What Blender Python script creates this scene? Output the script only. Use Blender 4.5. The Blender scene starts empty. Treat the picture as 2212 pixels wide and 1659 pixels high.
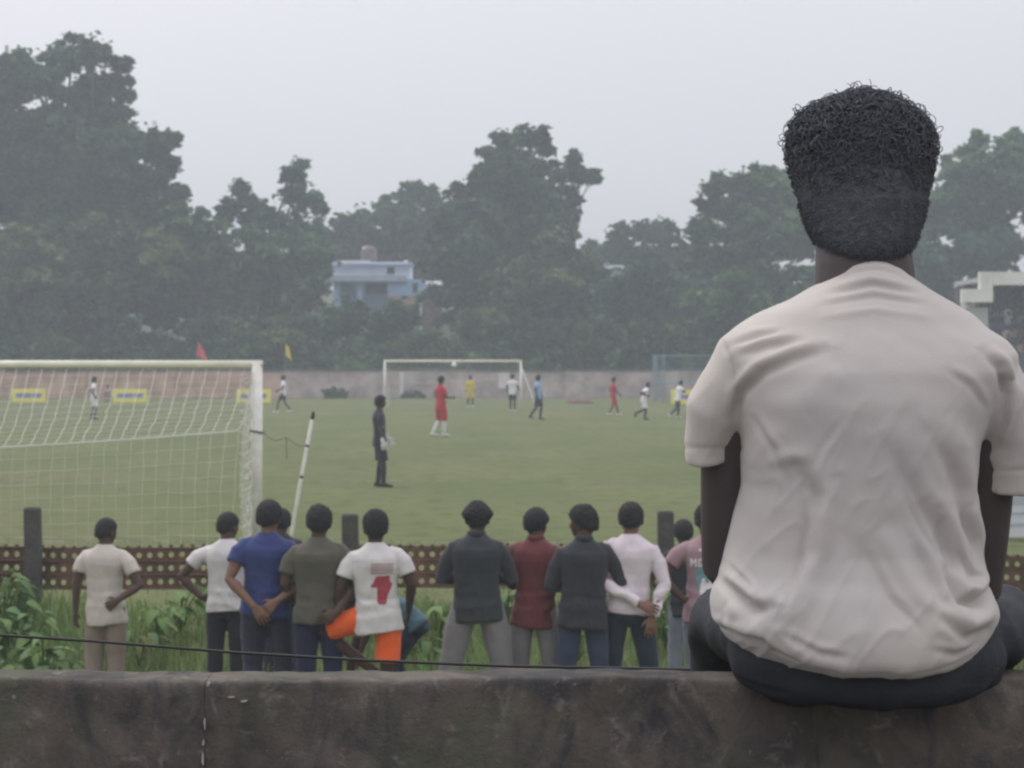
import bpy, bmesh, math, random
import numpy as np
from mathutils import Vector, Matrix
from mathutils.bvhtree import BVHTree

R = math.radians
PI = math.pi
rng = np.random.default_rng(11)
random.seed(7)
scene = bpy.context.scene
COL = scene.collection

# ------------------------------------------------------------------ camera
CAM_H = 2.5
cam_data = bpy.data.cameras.new('camera')
cam = bpy.data.objects.new('camera', cam_data)
COL.objects.link(cam)
cam.location = (0, 0, CAM_H)
cam.rotation_euler = (R(90), 0, 0)
cam_data.sensor_width = 36.0
cam_data.lens = 36.0 * 2400 / 1024
cam_data.shift_y = -24 / 1024
cam_data.clip_start = 0.1
cam_data.clip_end = 2000
cam_data.dof.use_dof = True
cam_data.dof.focus_distance = 5.0
cam_data.dof.aperture_fstop = (cam_data.lens / 1000) / 0.0068
scene.camera = cam

# ------------------------------------------------------------------ world: overcast sky
SUN_EL, SUN_AZ = 52, -35          # degrees; azimuth from +Y towards +X
world = bpy.data.worlds.new('World')
scene.world = world
world.use_nodes = True
wn, wl = world.node_tree.nodes, world.node_tree.links
wn.clear()
w_out = wn.new('ShaderNodeOutputWorld')
sky = wn.new('ShaderNodeTexSky')
sky.sky_type = 'NISHITA'
sky.sun_disc = False
sky.sun_elevation = R(SUN_EL)
sky.sun_rotation = R(SUN_AZ)
sky.dust_density = 6.0
sky.air_density = 1.0
hsv = wn.new('ShaderNodeHueSaturation')
hsv.inputs['Saturation'].default_value = 0.25
wl.new(sky.outputs[0], hsv.inputs['Color'])
bg_a = wn.new('ShaderNodeBackground')
bg_a.inputs['Strength'].default_value = 0.05
wl.new(hsv.outputs[0], bg_a.inputs['Color'])
# cloud layer: overcast luminance (1 + 2 sin e) / 3
tc = wn.new('ShaderNodeTexCoord')
sep = wn.new('ShaderNodeSeparateXYZ')
wl.new(tc.outputs['Generated'], sep.inputs[0])
mx = wn.new('ShaderNodeMath'); mx.operation = 'MAXIMUM'; mx.inputs[1].default_value = 0.0
wl.new(sep.outputs['Z'], mx.inputs[0])
ml = wn.new('ShaderNodeMath'); ml.operation = 'MULTIPLY_ADD'
ml.inputs[1].default_value = 2.0; ml.inputs[2].default_value = 1.0
wl.new(mx.outputs[0], ml.inputs[0])
cn = wn.new('ShaderNodeTexNoise'); cn.inputs['Scale'].default_value = 2.2; cn.inputs['Detail'].default_value = 3
wl.new(tc.outputs['Generated'], cn.inputs['Vector'])
cm = wn.new('ShaderNodeMapRange'); cm.inputs['To Min'].default_value = 0.93; cm.inputs['To Max'].default_value = 1.07
wl.new(cn.outputs['Fac'], cm.inputs['Value'])
mm = wn.new('ShaderNodeMath'); mm.operation = 'MULTIPLY'
wl.new(ml.outputs[0], mm.inputs[0]); wl.new(cm.outputs[0], mm.inputs[1])
ms = wn.new('ShaderNodeMath'); ms.operation = 'MULTIPLY'; ms.inputs[1].default_value = 0.485
wl.new(mm.outputs[0], ms.inputs[0])
bg_b = wn.new('ShaderNodeBackground')
bg_b.inputs['Color'].default_value = (0.935, 0.932, 1.0, 1)
wl.new(ms.outputs[0], bg_b.inputs['Strength'])
ad = wn.new('ShaderNodeAddShader')
wl.new(bg_a.outputs[0], ad.inputs[0]); wl.new(bg_b.outputs[0], ad.inputs[1])
wl.new(ad.outputs[0], w_out.inputs['Surface'])

sun_d = bpy.data.lights.new('sun', 'SUN')
sun_d.energy = 0.7
sun_d.angle = R(25)
sun_d.color = (1.0, 0.95, 0.88)
sun = bpy.data.objects.new('sun', sun_d)
COL.objects.link(sun)
sdir = Vector((math.sin(R(SUN_AZ)) * math.cos(R(SUN_EL)), math.cos(R(SUN_AZ)) * math.cos(R(SUN_EL)), math.sin(R(SUN_EL))))
sun.rotation_euler = sdir.to_track_quat('Z', 'Y').to_euler()
sun.location = (0, 0, 60)

vs = scene.view_settings
vs.view_transform = 'Standard'
vs.look = 'None'
vs.exposure = 0.0
vs.gamma = 1.0
cy = scene.cycles
cy.use_denoising = True
try:
    cy.denoiser = 'OPENIMAGEDENOISE'
except Exception:
    pass
cy.volume_bounces = 1
cy.max_bounces = 6
cy.diffuse_bounces = 3
cy.glossy_bounces = 2
cy.transmission_bounces = 2
cy.transparent_max_bounces = 6
cy.filter_width = 2.0
cy.use_adaptive_sampling = False

# ------------------------------------------------------------------ helpers
F_D, CX_D, HY_D = 5184.4, 1106.0, 777.7     # survey: focal length, centre and eye level of the reference grid
def at(xd, yd, d):
    return Vector(((xd - CX_D) * d / F_D, d, CAM_H - (yd - HY_D) * d / F_D))
def ground_d(yd, z=0.0):
    return (CAM_H - z) * F_D / (yd - HY_D)

def empty(name, loc=(0, 0, 0), rz=0.0):
    o = bpy.data.objects.new(name, None)
    o.location = loc
    o.rotation_euler = (0, 0, rz)
    o.empty_display_size = 0.1
    COL.objects.link(o)
    return o

def tag(o, label=None, cat=None, group=None, kind=None):
    if label: o['label'] = label
    if cat: o['category'] = cat
    if group: o['group'] = group
    if kind: o['kind'] = kind
    return o

class MB:
    def __init__(s):
        s.v, s.f, s.n = [], [], 0
    def add(s, v, f):
        v = np.asarray(v, float).reshape(-1, 3)
        s.v.append(v)
        k = s.n
        s.f.extend([tuple(i + k for i in q) for q in f])
        s.n += len(v)
        return s
    def arr(s):
        return np.vstack(s.v) if s.v else np.zeros((0, 3))
    def mesh(s, name, mat=None, smooth=False):
        me = bpy.data.meshes.new(name)
        me.from_pydata(s.arr().tolist(), [], s.f)
        if mat: me.materials.append(mat)
        if smooth: me.polygons.foreach_set('use_smooth', [True] * len(me.polygons))
        me.update()
        return me
    def build(s, name, mat=None, parent=None, smooth=False, loc=None):
        o = bpy.data.objects.new(name, s.mesh(name, mat, smooth))
        COL.objects.link(o)
        if parent: o.parent = parent
        if loc is not None: o.location = loc
        return o
    def box(s, c, size, rz=0.0, rx=0.0, ry=0.0):
        hx, hy, hz = [x / 2 for x in size]
        v = np.array([[x, y, z] for x in (-hx, hx) for y in (-hy, hy) for z in (-hz, hz)])
        M = np.array(Matrix.Rotation(rz, 3, 'Z') @ Matrix.Rotation(ry, 3, 'Y') @ Matrix.Rotation(rx, 3, 'X'))
        v = v @ M.T + np.array(c)
        return s.add(v, [(0, 1, 3, 2), (4, 6, 7, 5), (0, 4, 5, 1), (2, 3, 7, 6), (0, 2, 6, 4), (1, 5, 7, 3)])
    def loft(s, rings, seg=20):
        """rings: (centre, axis a, axis b, half a, half b, exponent)"""
        t = np.linspace(0, 2 * PI, seg, endpoint=False)
        vs_ = []
        for c, ax, ay, a, b, n in rings:
            ct, st = np.cos(t), np.sin(t)
            u = np.sign(ct) * np.abs(ct) ** (2 / n) * a
            w = np.sign(st) * np.abs(st) ** (2 / n) * b
            vs_.append(np.array(c)[None] + u[:, None] * np.array(ax)[None] + w[:, None] * np.array(ay)[None])
        f = []
        m = len(rings)
        for i in range(m - 1):
            for j in range(seg):
                f.append((i * seg + j, i * seg + (j + 1) % seg, (i + 1) * seg + (j + 1) % seg, (i + 1) * seg + j))
        f.append(tuple(range(seg - 1, -1, -1)))
        f.append(tuple((m - 1) * seg + j for j in range(seg)))
        return s.add(np.vstack(vs_), f)
    def tube(s, pts, radii, seg=10, side=None, round_ends=True):
        P = [Vector(p) for p in pts]
        n = len(P)
        if not hasattr(radii, '__len__'): radii = [radii] * n
        T = []
        for i in range(n):
            d = P[min(i + 1, n - 1)] - P[max(i - 1, 0)]
            T.append(d.normalized() if d.length > 1e-9 else Vector((0, 0, 1)))
        sd = Vector(side) if side is not None else (Vector((1, 0, 0)) if abs(T[0].x) < .8 else Vector((0, 1, 0)))
        rings = []
        for i in range(n):
            ax = (sd - T[i] * sd.dot(T[i]))
            if ax.length < 1e-5: ax = T[i].orthogonal()
            ax.normalize()
            ay = T[i].cross(ax)
            r = radii[i]
            a, b = (r if hasattr(r, '__len__') else (r, r))
            if round_ends and i == 0:
                rings.append((P[0] - T[0] * min(a, b) * .7, ax, ay, a * .5, b * .5, 2))
            rings.append((P[i], ax, ay, a, b, 2))
            if round_ends and i == n - 1:
                rings.append((P[i] + T[i] * min(a, b) * .7, ax, ay, a * .5, b * .5, 2))
            sd = ax
        return s.loft(rings, seg)
    def ball(s, c, r, M=None, nu=16, nv=10, fn=None):
        v, f = sphere_dirs(nu, nv)
        p = v * np.array(r if hasattr(r, '__len__') else (r, r, r))
        if fn is not None: p = fn(v)
        if M is not None: p = p @ np.array(M).T
        return s.add(p + np.array(c), f)

_SPH = {}
def sphere_dirs(nu, nv):
    if (nu, nv) in _SPH: return _SPH[(nu, nv)]
    v = [(0, 0, 1)]
    for i in range(1, nv):
        a = PI * i / nv
        for j in range(nu):
            b = 2 * PI * j / nu
            v.append((math.sin(a) * math.cos(b), math.sin(a) * math.sin(b), math.cos(a)))
    v.append((0, 0, -1))
    f = [(0, 1 + j, 1 + (j + 1) % nu) for j in range(nu)]
    for i in range(nv - 2):
        for j in range(nu):
            a, b = 1 + i * nu + j, 1 + i * nu + (j + 1) % nu
            f.append((a, a + nu, b + nu, b))
    L = len(v) - 1
    f += [(L, L - nu + (j + 1) % nu, L - nu + j) for j in range(nu)]
    _SPH[(nu, nv)] = (np.array(v), f)
    return _SPH[(nu, nv)]

def wave(p, scale, seed, octs=3):
    """smooth pseudo noise in about -1..1 on an (n,3) array"""
    r = np.random.default_rng(seed)
    out = np.zeros(len(p)); amp = 1.0; tot = 0
    q = p.copy()
    for o in range(octs):
        acc = np.zeros(len(p))
        for _ in range(4):
            k = r.normal(size=3); k *= (1.0 + r.random()) / np.linalg.norm(k) * scale * 2 ** o
            k2 = r.normal(size=3) * scale * .6 * 2 ** o
            acc += np.sin(q @ k + r.random() * 6.28 + 1.3 * np.sin(q @ k2 + r.random() * 6.28))
        out += acc / 4 * amp * 1.4; tot += amp; amp *= .5
    return out / tot

# ------------------------------------------------------------------ materials
MATS = {}
def mat(name, col, rough=.85, var=.15, scale=6.0, bump=0.0, bscale=60.0, sheen=0.0, spec=.3, col2=None, island=0.0, metallic=0.0, trans=0.0, thresh=None, detail=4):
    if name in MATS: return MATS[name]
    m = bpy.data.materials.new(name)
    m.use_nodes = True
    N, L = m.node_tree.nodes, m.node_tree.links
    b = N['Principled BSDF']
    b.inputs['Roughness'].default_value = rough
    b.inputs['Specular IOR Level'].default_value = spec
    b.inputs['Metallic'].default_value = metallic
    if sheen:
        b.inputs['Sheen Weight'].default_value = sheen
        b.inputs['Sheen Roughness'].default_value = .5
    t = N.new('ShaderNodeTexCoord')
    n = N.new('ShaderNodeTexNoise')
    n.inputs['Scale'].default_value = scale
    n.inputs['Detail'].default_value = detail
    n.inputs['Roughness'].default_value = .6
    L.new(t.outputs['Object'], n.inputs['Vector'])
    mix = N.new('ShaderNodeMix'); mix.data_type = 'RGBA'
    c = tuple(col)
    if col2 is None:
        lo = tuple(max(0, x * (1 - var)) for x in c); hi = tuple(min(1, x * (1 + var)) for x in c)
    else:
        lo, hi = c, tuple(col2)
    mix.inputs['A'].default_value = (*lo, 1); mix.inputs['B'].default_value = (*hi, 1)
    mr = N.new('ShaderNodeMapRange')
    a0, a1 = thresh if thresh else (.3, .7)
    mr.inputs['From Min'].default_value = a0; mr.inputs['From Max'].default_value = a1
    L.new(n.outputs['Fac'], mr.inputs['Value'])
    L.new(mr.outputs[0], mix.inputs['Factor'])
    src = mix.outputs['Result']
    if island:
        g = N.new('ShaderNodeNewGeometry')
        h = N.new('ShaderNodeMapRange')
        h.inputs['To Min'].default_value = 1 - island; h.inputs['To Max'].default_value = 1 + island
        L.new(g.outputs['Random Per Island'], h.inputs['Value'])
        hs = N.new('ShaderNodeHueSaturation')
        L.new(h.outputs[0], hs.inputs['Value'])
        L.new(src, hs.inputs['Color'])
        src = hs.outputs[0]
    L.new(src, b.inputs['Base Color'])
    if bump:
        nb = N.new('ShaderNodeTexNoise'); nb.inputs['Scale'].default_value = bscale; nb.inputs['Detail'].default_value = 5
        L.new(t.outputs['Object'], nb.inputs['Vector'])
        bp = N.new('ShaderNodeBump'); bp.inputs['Strength'].default_value = bump
        bp.inputs['Distance'].default_value = .02
        L.new(nb.outputs['Fac'], bp.inputs['Height'])
        L.new(bp.outputs[0], b.inputs['Normal'])
    if trans:
        o = N['Material Output']
        td = N.new('ShaderNodeBsdfTranslucent')
        L.new(src, td.inputs['Color'])
        ms_ = N.new('ShaderNodeMixShader'); ms_.inputs[0].default_value = trans
        L.new(b.outputs[0], ms_.inputs[1]); L.new(td.outputs[0], ms_.inputs[2])
        L.new(ms_.outputs[0], o.inputs['Surface'])
    MATS[name] = m
    return m

def cloth(name, col, var=.10):
    return mat('cloth_' + name, col, rough=.92, var=var, scale=9, sheen=.15, spec=.12, bump=.15, bscale=220)

# deferred voxel remeshing: all bodies are evaluated in one go
JOBS = []
def fused(mb, name, m, parent, voxel=.012, smooth=3, keep=1.0, post=None):
    me = mb.mesh(name)
    o = bpy.data.objects.new(name, me)
    COL.objects.link(o)
    o.parent = parent
    a = o.modifiers.new('r', 'REMESH'); a.mode = 'VOXEL'; a.voxel_size = voxel; a.use_smooth_shade = True
    if smooth:
        b = o.modifiers.new('s', 'SMOOTH'); b.factor = .5; b.iterations = smooth
    if keep < 1:
        c = o.modifiers.new('d', 'DECIMATE'); c.ratio = keep
    JOBS.append((o, m, post))
    return o

def run_jobs():
    dg = bpy.context.evaluated_depsgraph_get()
    dg.update()
    out = []
    for o, m, post in JOBS:
        ev = o.evaluated_get(dg)
        me = bpy.data.meshes.new_from_object(ev)
        out.append(me)
    for (o, m, post), me in zip(JOBS, out):
        old = o.data
        o.modifiers.clear()
        o.data = me
        me.name = o.name
        bpy.data.meshes.remove(old)
        me.materials.clear()
        me.materials.append(m)
        if post:
            n = len(me.vertices)
            co = np.empty(n * 3); me.vertices.foreach_get('co', co); co = co.reshape(-1, 3)
            no = np.empty(n * 3); me.vertices.foreach_get('normal', no); no = no.reshape(-1, 3)
            me.vertices.foreach_set('co', post(co, no).ravel())
        me.polygons.foreach_set('use_smooth', [True] * len(me.polygons))
        me.update()
    JOBS.clear()

# ================================================================== SETTING
def near_z(x, y):
    """ground height: sunken spectator strip, weedy bank, then the level pitch"""
    t = np.clip((y - 20.6) / 2.6, 0, 1)
    t = t * t * (3 - 2 * t)
    return -0.42 + 0.42 * t

def hill_z(x, y):
    t = np.clip((y - 159.0) / 120.0, 0, 2.2)
    return 1.35 + 13.5 * (t * (1.35 - .35 * t)) * .62 + .5 * np.sin(x * .11 + y * .07) * np.clip((y - 165) / 20, 0, 1)

def sheet(name, xs, ys, zf, m):
    X, Y = np.meshgrid(xs, ys)
    Z = zf(X, Y)
    v = np.stack([X, Y, Z], -1).reshape(-1, 3)
    nx, ny = len(xs), len(ys)
    f = [(j * nx + i, j * nx + i + 1, (j + 1) * nx + i + 1, (j + 1) * nx + i) for j in range(ny - 1) for i in range(nx - 1)]
    mb = MB(); mb.add(v, f)
    o = mb.build(name, m, None, True)
    tag(o, kind='structure')
    return o

def grass_material():
    m = bpy.data.materials.new('pitch_grass'); m.use_nodes = True
    N, L = m.node_tree.nodes, m.node_tree.links
    b = N['Principled BSDF']; b.inputs['Roughness'].default_value = .95; b.inputs['Specular IOR Level'].default_value = .1
    t = N.new('ShaderNodeTexCoord')
    def noise(sc, stretch=(1, 1, 1), det=4):
        mp = N.new('ShaderNodeMapping'); mp.inputs['Scale'].default_value = stretch
        L.new(t.outputs['Object'], mp.inputs['Vector'])
        n = N.new('ShaderNodeTexNoise'); n.inputs['Scale'].default_value = sc; n.inputs['Detail'].default_value = det
        L.new(mp.outputs[0], n.inputs['Vector'])
        return n.outputs['Fac']
    def mixc(fac, a, c, lo=.35, hi=.65):
        mr = N.new('ShaderNodeMapRange'); mr.inputs['From Min'].default_value = lo; mr.inputs['From Max'].default_value = hi
        L.new(fac, mr.inputs['Value'])
        x = N.new('ShaderNodeMix'); x.data_type = 'RGBA'
        L.new(mr.outputs[0], x.inputs['Factor'])
        for k, val in (('A', a), ('B', c)):
            if isinstance(val, tuple): x.inputs[k].default_value = (*val, 1)
            else: L.new(val, x.inputs[k])
        return x.outputs['Result']
    c1 = mixc(noise(.35, (1, .35, 1)), (.105, .126, .052), (.140, .152, .066))
    dry = mixc(noise(.16, (1, .45, 1), 6), c1, (.160, .142, .078), .53, .75)
    c2 = mixc(noise(2.6, (1, .5, 1), 6), (.085, .105, .036), dry, .30, .52)
    fine = mixc(noise(30, (1, 1, 1), 3), (.075, .092, .032), c2, .25, .48)
    L.new(fine, b.inputs['Base Color'])
    bp = N.new('ShaderNodeBump'); bp.inputs['Strength'].default_value = .5; bp.inputs['Distance'].default_value = .05
    L.new(noise(14, (1, 1, 1), 6), bp.inputs['Height'])
    L.new(bp.outputs[0], b.inputs['Normal'])
    return m

GRASS = grass_material()
EARTH = mat('hill_earth', (.030, .042, .020), rough=.95, col2=(.060, .058, .034), scale=.25, bump=.5, bscale=2)

ys = np.concatenate([np.linspace(-6, 19, 10), np.linspace(19.4, 25, 24), np.linspace(27, 159.2, 40)])
sheet('ground', np.linspace(-280, 280, 57), ys, near_z, GRASS)
sheet('hillside', np.linspace(-280, 280, 80), np.linspace(158.9, 420, 60), hill_z, EARTH)

# worn goal lines and penalty-box lines (near and far), laid 4 mm and more above the turf
CHALK = mat('worn_chalk', (.115, .128, .058), col2=(.30, .31, .26), rough=.95, scale=3.5, thresh=(.44, .64))
GOAL_N = (-7.18, 33.1)
GOAL_F = (-3.18, 128.8)
axis = (Vector((GOAL_F[0], GOAL_F[1])) - Vector((GOAL_N[0], GOAL_N[1]))).normalized()
across = Vector((axis.y, -axis.x))
def line(p, q, w=.11, z=.005):
    p, q = Vector(p), Vector(q)
    mb = MB()
    n = max(2, int((q - p).length / 2))
    d = (q - p).normalized(); s = Vector((-d.y, d.x)) * w / 2
    v = []
    for i in range(n + 1):
        c = p.lerp(q, i / n)
        v += [(c.x + s.x, c.y + s.y, z), (c.x - s.x, c.y - s.y, z)]
    mb.add(v, [(2 * i, 2 * i + 1, 2 * i + 3, 2 * i + 2) for i in range(n)])
    o = mb.build('pitch_line', CHALK)
    tag(o, kind='structure')
gn, gf = Vector(GOAL_N), Vector(GOAL_F)
line(gn - across * 30, gn + across * 30, z=.005)
line(gf - across * 30, gf + across * 30, z=.005)
for g, s in ((gn, 1), (gf, -1)):
    line(g + axis * 16.5 * s - across * 20, g + axis * 16.5 * s + across * 20, z=.009)
    for e in (-1, 1):
        line(g + across * 20 * e, g + across * 20 * e + axis * 16.5 * s, z=.013)

# ---------------------------------------------------------------- far boundary wall
WALL_D = 157.0
wall = empty('boundary_wall', (0, WALL_D, 0))
tag(wall, 'long stained plaster wall behind the far goal, below the trees', 'wall')
W_TAN = mat('wall_tan', (.34, .20, .145), col2=(.58, .41, .31), rough=.95, scale=.9, bump=.4, bscale=6, thresh=(.32, .66), detail=6)
W_PINK = mat('wall_pink', (.52, .36, .31), rough=.95, scale=1.2, var=.2, bump=.3, bscale=6)
W_GREY = mat('wall_grey', (.26, .205, .19), col2=(.52, .44, .42), rough=.95, scale=.8, bump=.4, bscale=6, thresh=(.33, .66), detail=6)
W_LIGHT = mat('wall_light', (.60, .57, .55), rough=.95, scale=1.5, var=.12, bump=.2, bscale=6)
W_COPE = mat('wall_coping', (.17, .145, .135), rough=.95, scale=1.1, var=.35)
edges = [-46, -39, -33.4, -28, -22.2, -16.6, -14.7, -8.5, -2.4, 3.6, 9.8, 16, 22.2, 28.5, 35, 42]
for i, (a, b) in enumerate(zip(edges[:-1], edges[1:])):
    h = 1.72 + .05 * math.sin(i * 2.1)
    m = W_PINK if i == 5 else (W_TAN if i < 5 else W_GREY)
    MB().box(((a + b) / 2, 0, h / 2 - .02), (b - a - .03, .22, h + .04)).build('wall_panel', m, wall)
    MB().box(((a + b) / 2, 0, h + .075), (b - a - .01, .34, .11)).build('coping', W_COPE, wall)
    MB().box((a, -.06, h / 2), (.32, .36, h + .02)).build('pilaster', W_GREY if i > 5 else W_TAN, wall)
for xd, w in ((826, .26), (868, .28)):
    p = at(xd, 800, WALL_D)
    MB().box((p.x, -.16, .86), (w, .14, 1.72)).build('white_pier', W_LIGHT, wall)
p = at(1088, 800, WALL_D)
MB().box((p.x, -.15, 1.16), (.72, .10, 1.02)).build('white_panel', W_LIGHT, wall)

# ---------------------------------------------------------------- leaves and trees
def leaf_quads(c, n_each, size, spread, up=.5, aspect=1.7, seed=0):
    """c: (m,3) clump centres -> arrays of folded leaf faces around them"""
    r = np.random.default_rng(seed)
    m = len(c)
    n = m * n_each
    cc = np.repeat(c, n_each, 0)
    sp = np.repeat(spread, n_each) if hasattr(spread, '__len__') else spread
    off = r.normal(size=(n, 3)); off /= np.linalg.norm(off, axis=1)[:, None]
    off *= (r.random(n) ** .5 * sp)[:, None]
    off[:, 2] *= .7
    p = cc + off
    a = r.normal(size=(n, 3)); a[:, 2] = a[:, 2] * .5 - .15
    a /= np.linalg.norm(a, axis=1)[:, None]
    u = r.normal(size=(n, 3)); u[:, 2] += up * 2
    b = np.cross(a, u); b /= np.linalg.norm(b, axis=1)[:, None] + 1e-9
    s = size * (.6 + .8 * r.random(n))
    L_, W_ = (a * (s * aspect / 2)[:, None]), (b * (s / 2)[:, None])
    nn = np.cross(a, b) * (s * .18)[:, None]
    v = np.stack([p - L_, p + W_ * 1.0 - nn, p + L_, p - W_ - nn], 1).reshape(-1, 3)
    return v, n

def leaf_mesh(name, vlist, m, parent):
    v = np.vstack(vlist)
    n = len(v) // 4
    me = bpy.data.meshes.new(name)
    me.vertices.add(len(v)); me.vertices.foreach_set('co', v.astype(np.float32).ravel())
    me.loops.add(n * 4); me.loops.foreach_set('vertex_index', np.arange(n * 4, dtype=np.int32))
    me.polygons.add(n); me.polygons.foreach_set('loop_start', np.arange(0, n * 4, 4, dtype=np.int32))
    me.update(calc_edges=True)
    me.materials.append(m)
    o = bpy.data.objects.new(name, me)
    COL.objects.link(o)
    o.parent = parent
    return o

def leafmat(name, col, var=.55):
    return mat('leaf_' + name, tuple(x * (1 - var) for x in col), col2=tuple(x * (1 + var) for x in col), rough=.75, scale=.22, island=.35, spec=.25, trans=.3, thresh=(.36, .64), detail=3)
BARK = mat('bark', (.075, .06, .05), rough=.95, var=.3, scale=3, bump=.5, bscale=8)

def tree(label, d, lobes, color, base=None, leaf=.42, dens=1.0, group='trees beyond the far wall', name='broadleaf_tree', dome=.75, seed=0, shrub=False, trunk_r=.4):
    r = np.random.default_rng(seed + 100)
    cs = [(at(x, y, d), q * d / F_D) for x, y, q in lobes]
    bx = base if base is not None else float(np.mean([l[0] for l in lobes]))
    bxw = (bx - CX_D) * d / F_D
    z0 = float(hill_z(np.array(bxw), np.array(d))) if d > WALL_D + 1.5 else 0.0
    root = empty(name, (bxw, d, z0 - .1))
    tag(root, label, 'bush' if shrub else 'tree', group)
    org = np.array(root.location)
    vl = []
    tr = MB()
    top = max(c.z for c, q in cs)
    P0 = Vector((0, 0, 0)); P1 = Vector((r.normal() * .3, 0, (top - z0) * .45)); 
    cen = sum((c for c, q in cs), Vector()) / len(cs)
    P2 = Vector((cen.x - org[0], r.normal() * .5, (top - z0) * .78))
    tr.tube([P0, P0.lerp(P1, .5) + Vector((r.normal() * .15, 0, 0)), P1, P2], [trunk_r * 1.25, trunk_r, trunk_r * .75, trunk_r * .3], 8)
    limbs = MB(); nl = 0
    for c, q in cs:
        jy = r.normal() * q * .9
        c = c + Vector((0, jy, 0))
        # sprays of leaves: a lobe is a bunch of flattened tufts with gaps between them
        m_ = max(4, int(dens * 5.5 * q ** 1.5))
        dirs = r.normal(size=(m_, 3)); dirs /= np.linalg.norm(dirs, axis=1)[:, None]
        dirs[:, 2] = dirs[:, 2] * .9 + .08
        tr_ = q * r.uniform(.5, 1.12, m_)
        tc_ = dirs * tr_[:, None]; tc_[:, 2] *= dome + .2
        tc_ += np.array(c) - org
        ts_ = np.clip(q * r.uniform(.16, .46, m_), .16, 1.0)
        for t_, s__ in zip(tc_, ts_):
            n = max(6, int(26 * s__ ** 1.6))
            dd = r.normal(size=(n, 3)); dd /= np.linalg.norm(dd, axis=1)[:, None]
            dd[:, 2] = np.abs(dd[:, 2]) * .95 - .38
            pts = dd * (s__ * r.uniform(.55, 1.15, n))[:, None] + t_
            v, k = leaf_quads(pts, 5, leaf, .30, seed=int(r.integers(1e6)))
            vl.append(v)
        n = max(6, int(26 * q))                            # loose sprigs feathering the outline
        dd = r.normal(size=(n, 3)); dd /= np.linalg.norm(dd, axis=1)[:, None]
        pts = dd * (q * r.uniform(.92, 1.28, n))[:, None]; pts[:, 2] *= dome + .2
        v, k = leaf_quads(pts + np.array(c) - org, 2, leaf * .62, .16, seed=int(r.integers(1e6)))
        vl.append(v)
        n = max(8, int(9 * q ** 1.6))                      # shaded interior twigs and leaves
        dd = r.normal(size=(n, 3)); dd /= np.linalg.norm(dd, axis=1)[:, None]
        pts = dd * (q * .62 * r.random(n) ** .5)[:, None]; pts[:, 2] *= dome
        v, k = leaf_quads(pts + np.array(c) - org, 9, leaf * 1.25, min(.8, .3 + q * .25), seed=int(r.integers(1e6)))
        vl.append(v)
        loc = Vector(np.array(c) - org)
        st = P1.lerp(P2, r.random() * .9) if loc.z > P1.z else P0.lerp(P1, max(.3, .8 * loc.z / max(P1.z, .1)))
        mid = st.lerp(loc, .55) + Vector((r.normal() * .3, r.normal() * .3, -.4))
        limbs.tube([st, mid, loc], [trunk_r * .34, trunk_r * .22, trunk_r * .07], 6); nl += 1
    t = tr.build('trunk', BARK, root, True)
    limbs.build('limbs', BARK, t, True)
    leaf_mesh('crown', vl, color, root)
    return root

G_DARK = leafmat('dark', (.052, .098, .044))
G_MID = leafmat('mid', (.072, .135, .054))
G_LIGHT = leafmat('light', (.100, .155, .060))
G_OLIVE = leafmat('olive', (.090, .125, .052))
G_BLUE = leafmat('blue', (.055, .110, .066))

tree('tallest tree at the left edge with a towering open crown', 174,
     [(150, 112, 40), (205, 118, 42), (245, 175, 30), (262, 140, 16), (185, 195, 55), (95, 175, 62), (60, 140, 30), (30, 200, 62), (-40, 240, 90), (235, 245, 50), (270, 205, 14), (300, 310, 48), (340, 330, 38), (372, 305, 20), (365, 360, 22), (345, 400, 22), (150, 310, 105), (30, 340, 115), (250, 370, 85), (310, 440, 60), (380, 420, 22), (200, 470, 105), (60, 490, 125), (-60, 420, 120), (300, 520, 90)],
     G_DARK, base=150, leaf=.46, seed=1, dens=1.1, trunk_r=.7)
tree('dense broad tree low under the tallest tree at the left', 168,
     [(90, 600, 115), (230, 590, 105), (0, 640, 120), (170, 690, 90), (330, 560, 80), (60, 700, 90)], G_OLIVE, base=120, seed=2, trunk_r=.5)
tree('rounded tree sloping down to the right of the tallest tree', 170,
     [(400, 510, 60), (450, 520, 55), (380, 590, 90), (470, 590, 75), (340, 660, 80), (450, 670, 85), (520, 640, 40), (420, 480, 32)], G_MID, base=420, seed=3)
tree('thin spiky tree with two upright tops against the sky', 178,
     [(515, 408, 20), (520, 440, 30), (495, 450, 24), (555, 455, 34), (645, 385, 34), (648, 355, 16), (635, 425, 36), (668, 425, 28), (600, 470, 30), (620, 500, 55), (545, 500, 48), (670, 510, 45), (480, 480, 20), (690, 455, 14)], G_BLUE, base=600, leaf=.34, seed=4, trunk_r=.3)
tree('mid-height tree beside the left wall of the blue house', 172,
     [(560, 580, 75), (630, 570, 70), (680, 560, 45), (590, 660, 85), (655, 640, 55), (520, 690, 60)], G_MID, base=590, seed=5)
tree('flat-topped tree rising behind the blue house roof', 205,
     [(745, 490, 32), (790, 480, 34), (835, 450, 32), (880, 430, 34), (905, 415, 22), (935, 440, 34), (860, 490, 55), (800, 530, 55), (930, 500, 60), (720, 520, 30), (960, 470, 30), (760, 545, 50)], G_DARK, base=850, seed=6)
tree('dim hazy tree closing the gap behind the blue house', 222,
     [(700, 545, 45), (760, 560, 60), (830, 560, 60), (900, 555, 60), (960, 540, 60), (1000, 560, 60), (680, 600, 50)], G_OLIVE, base=860, seed=16)
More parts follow.
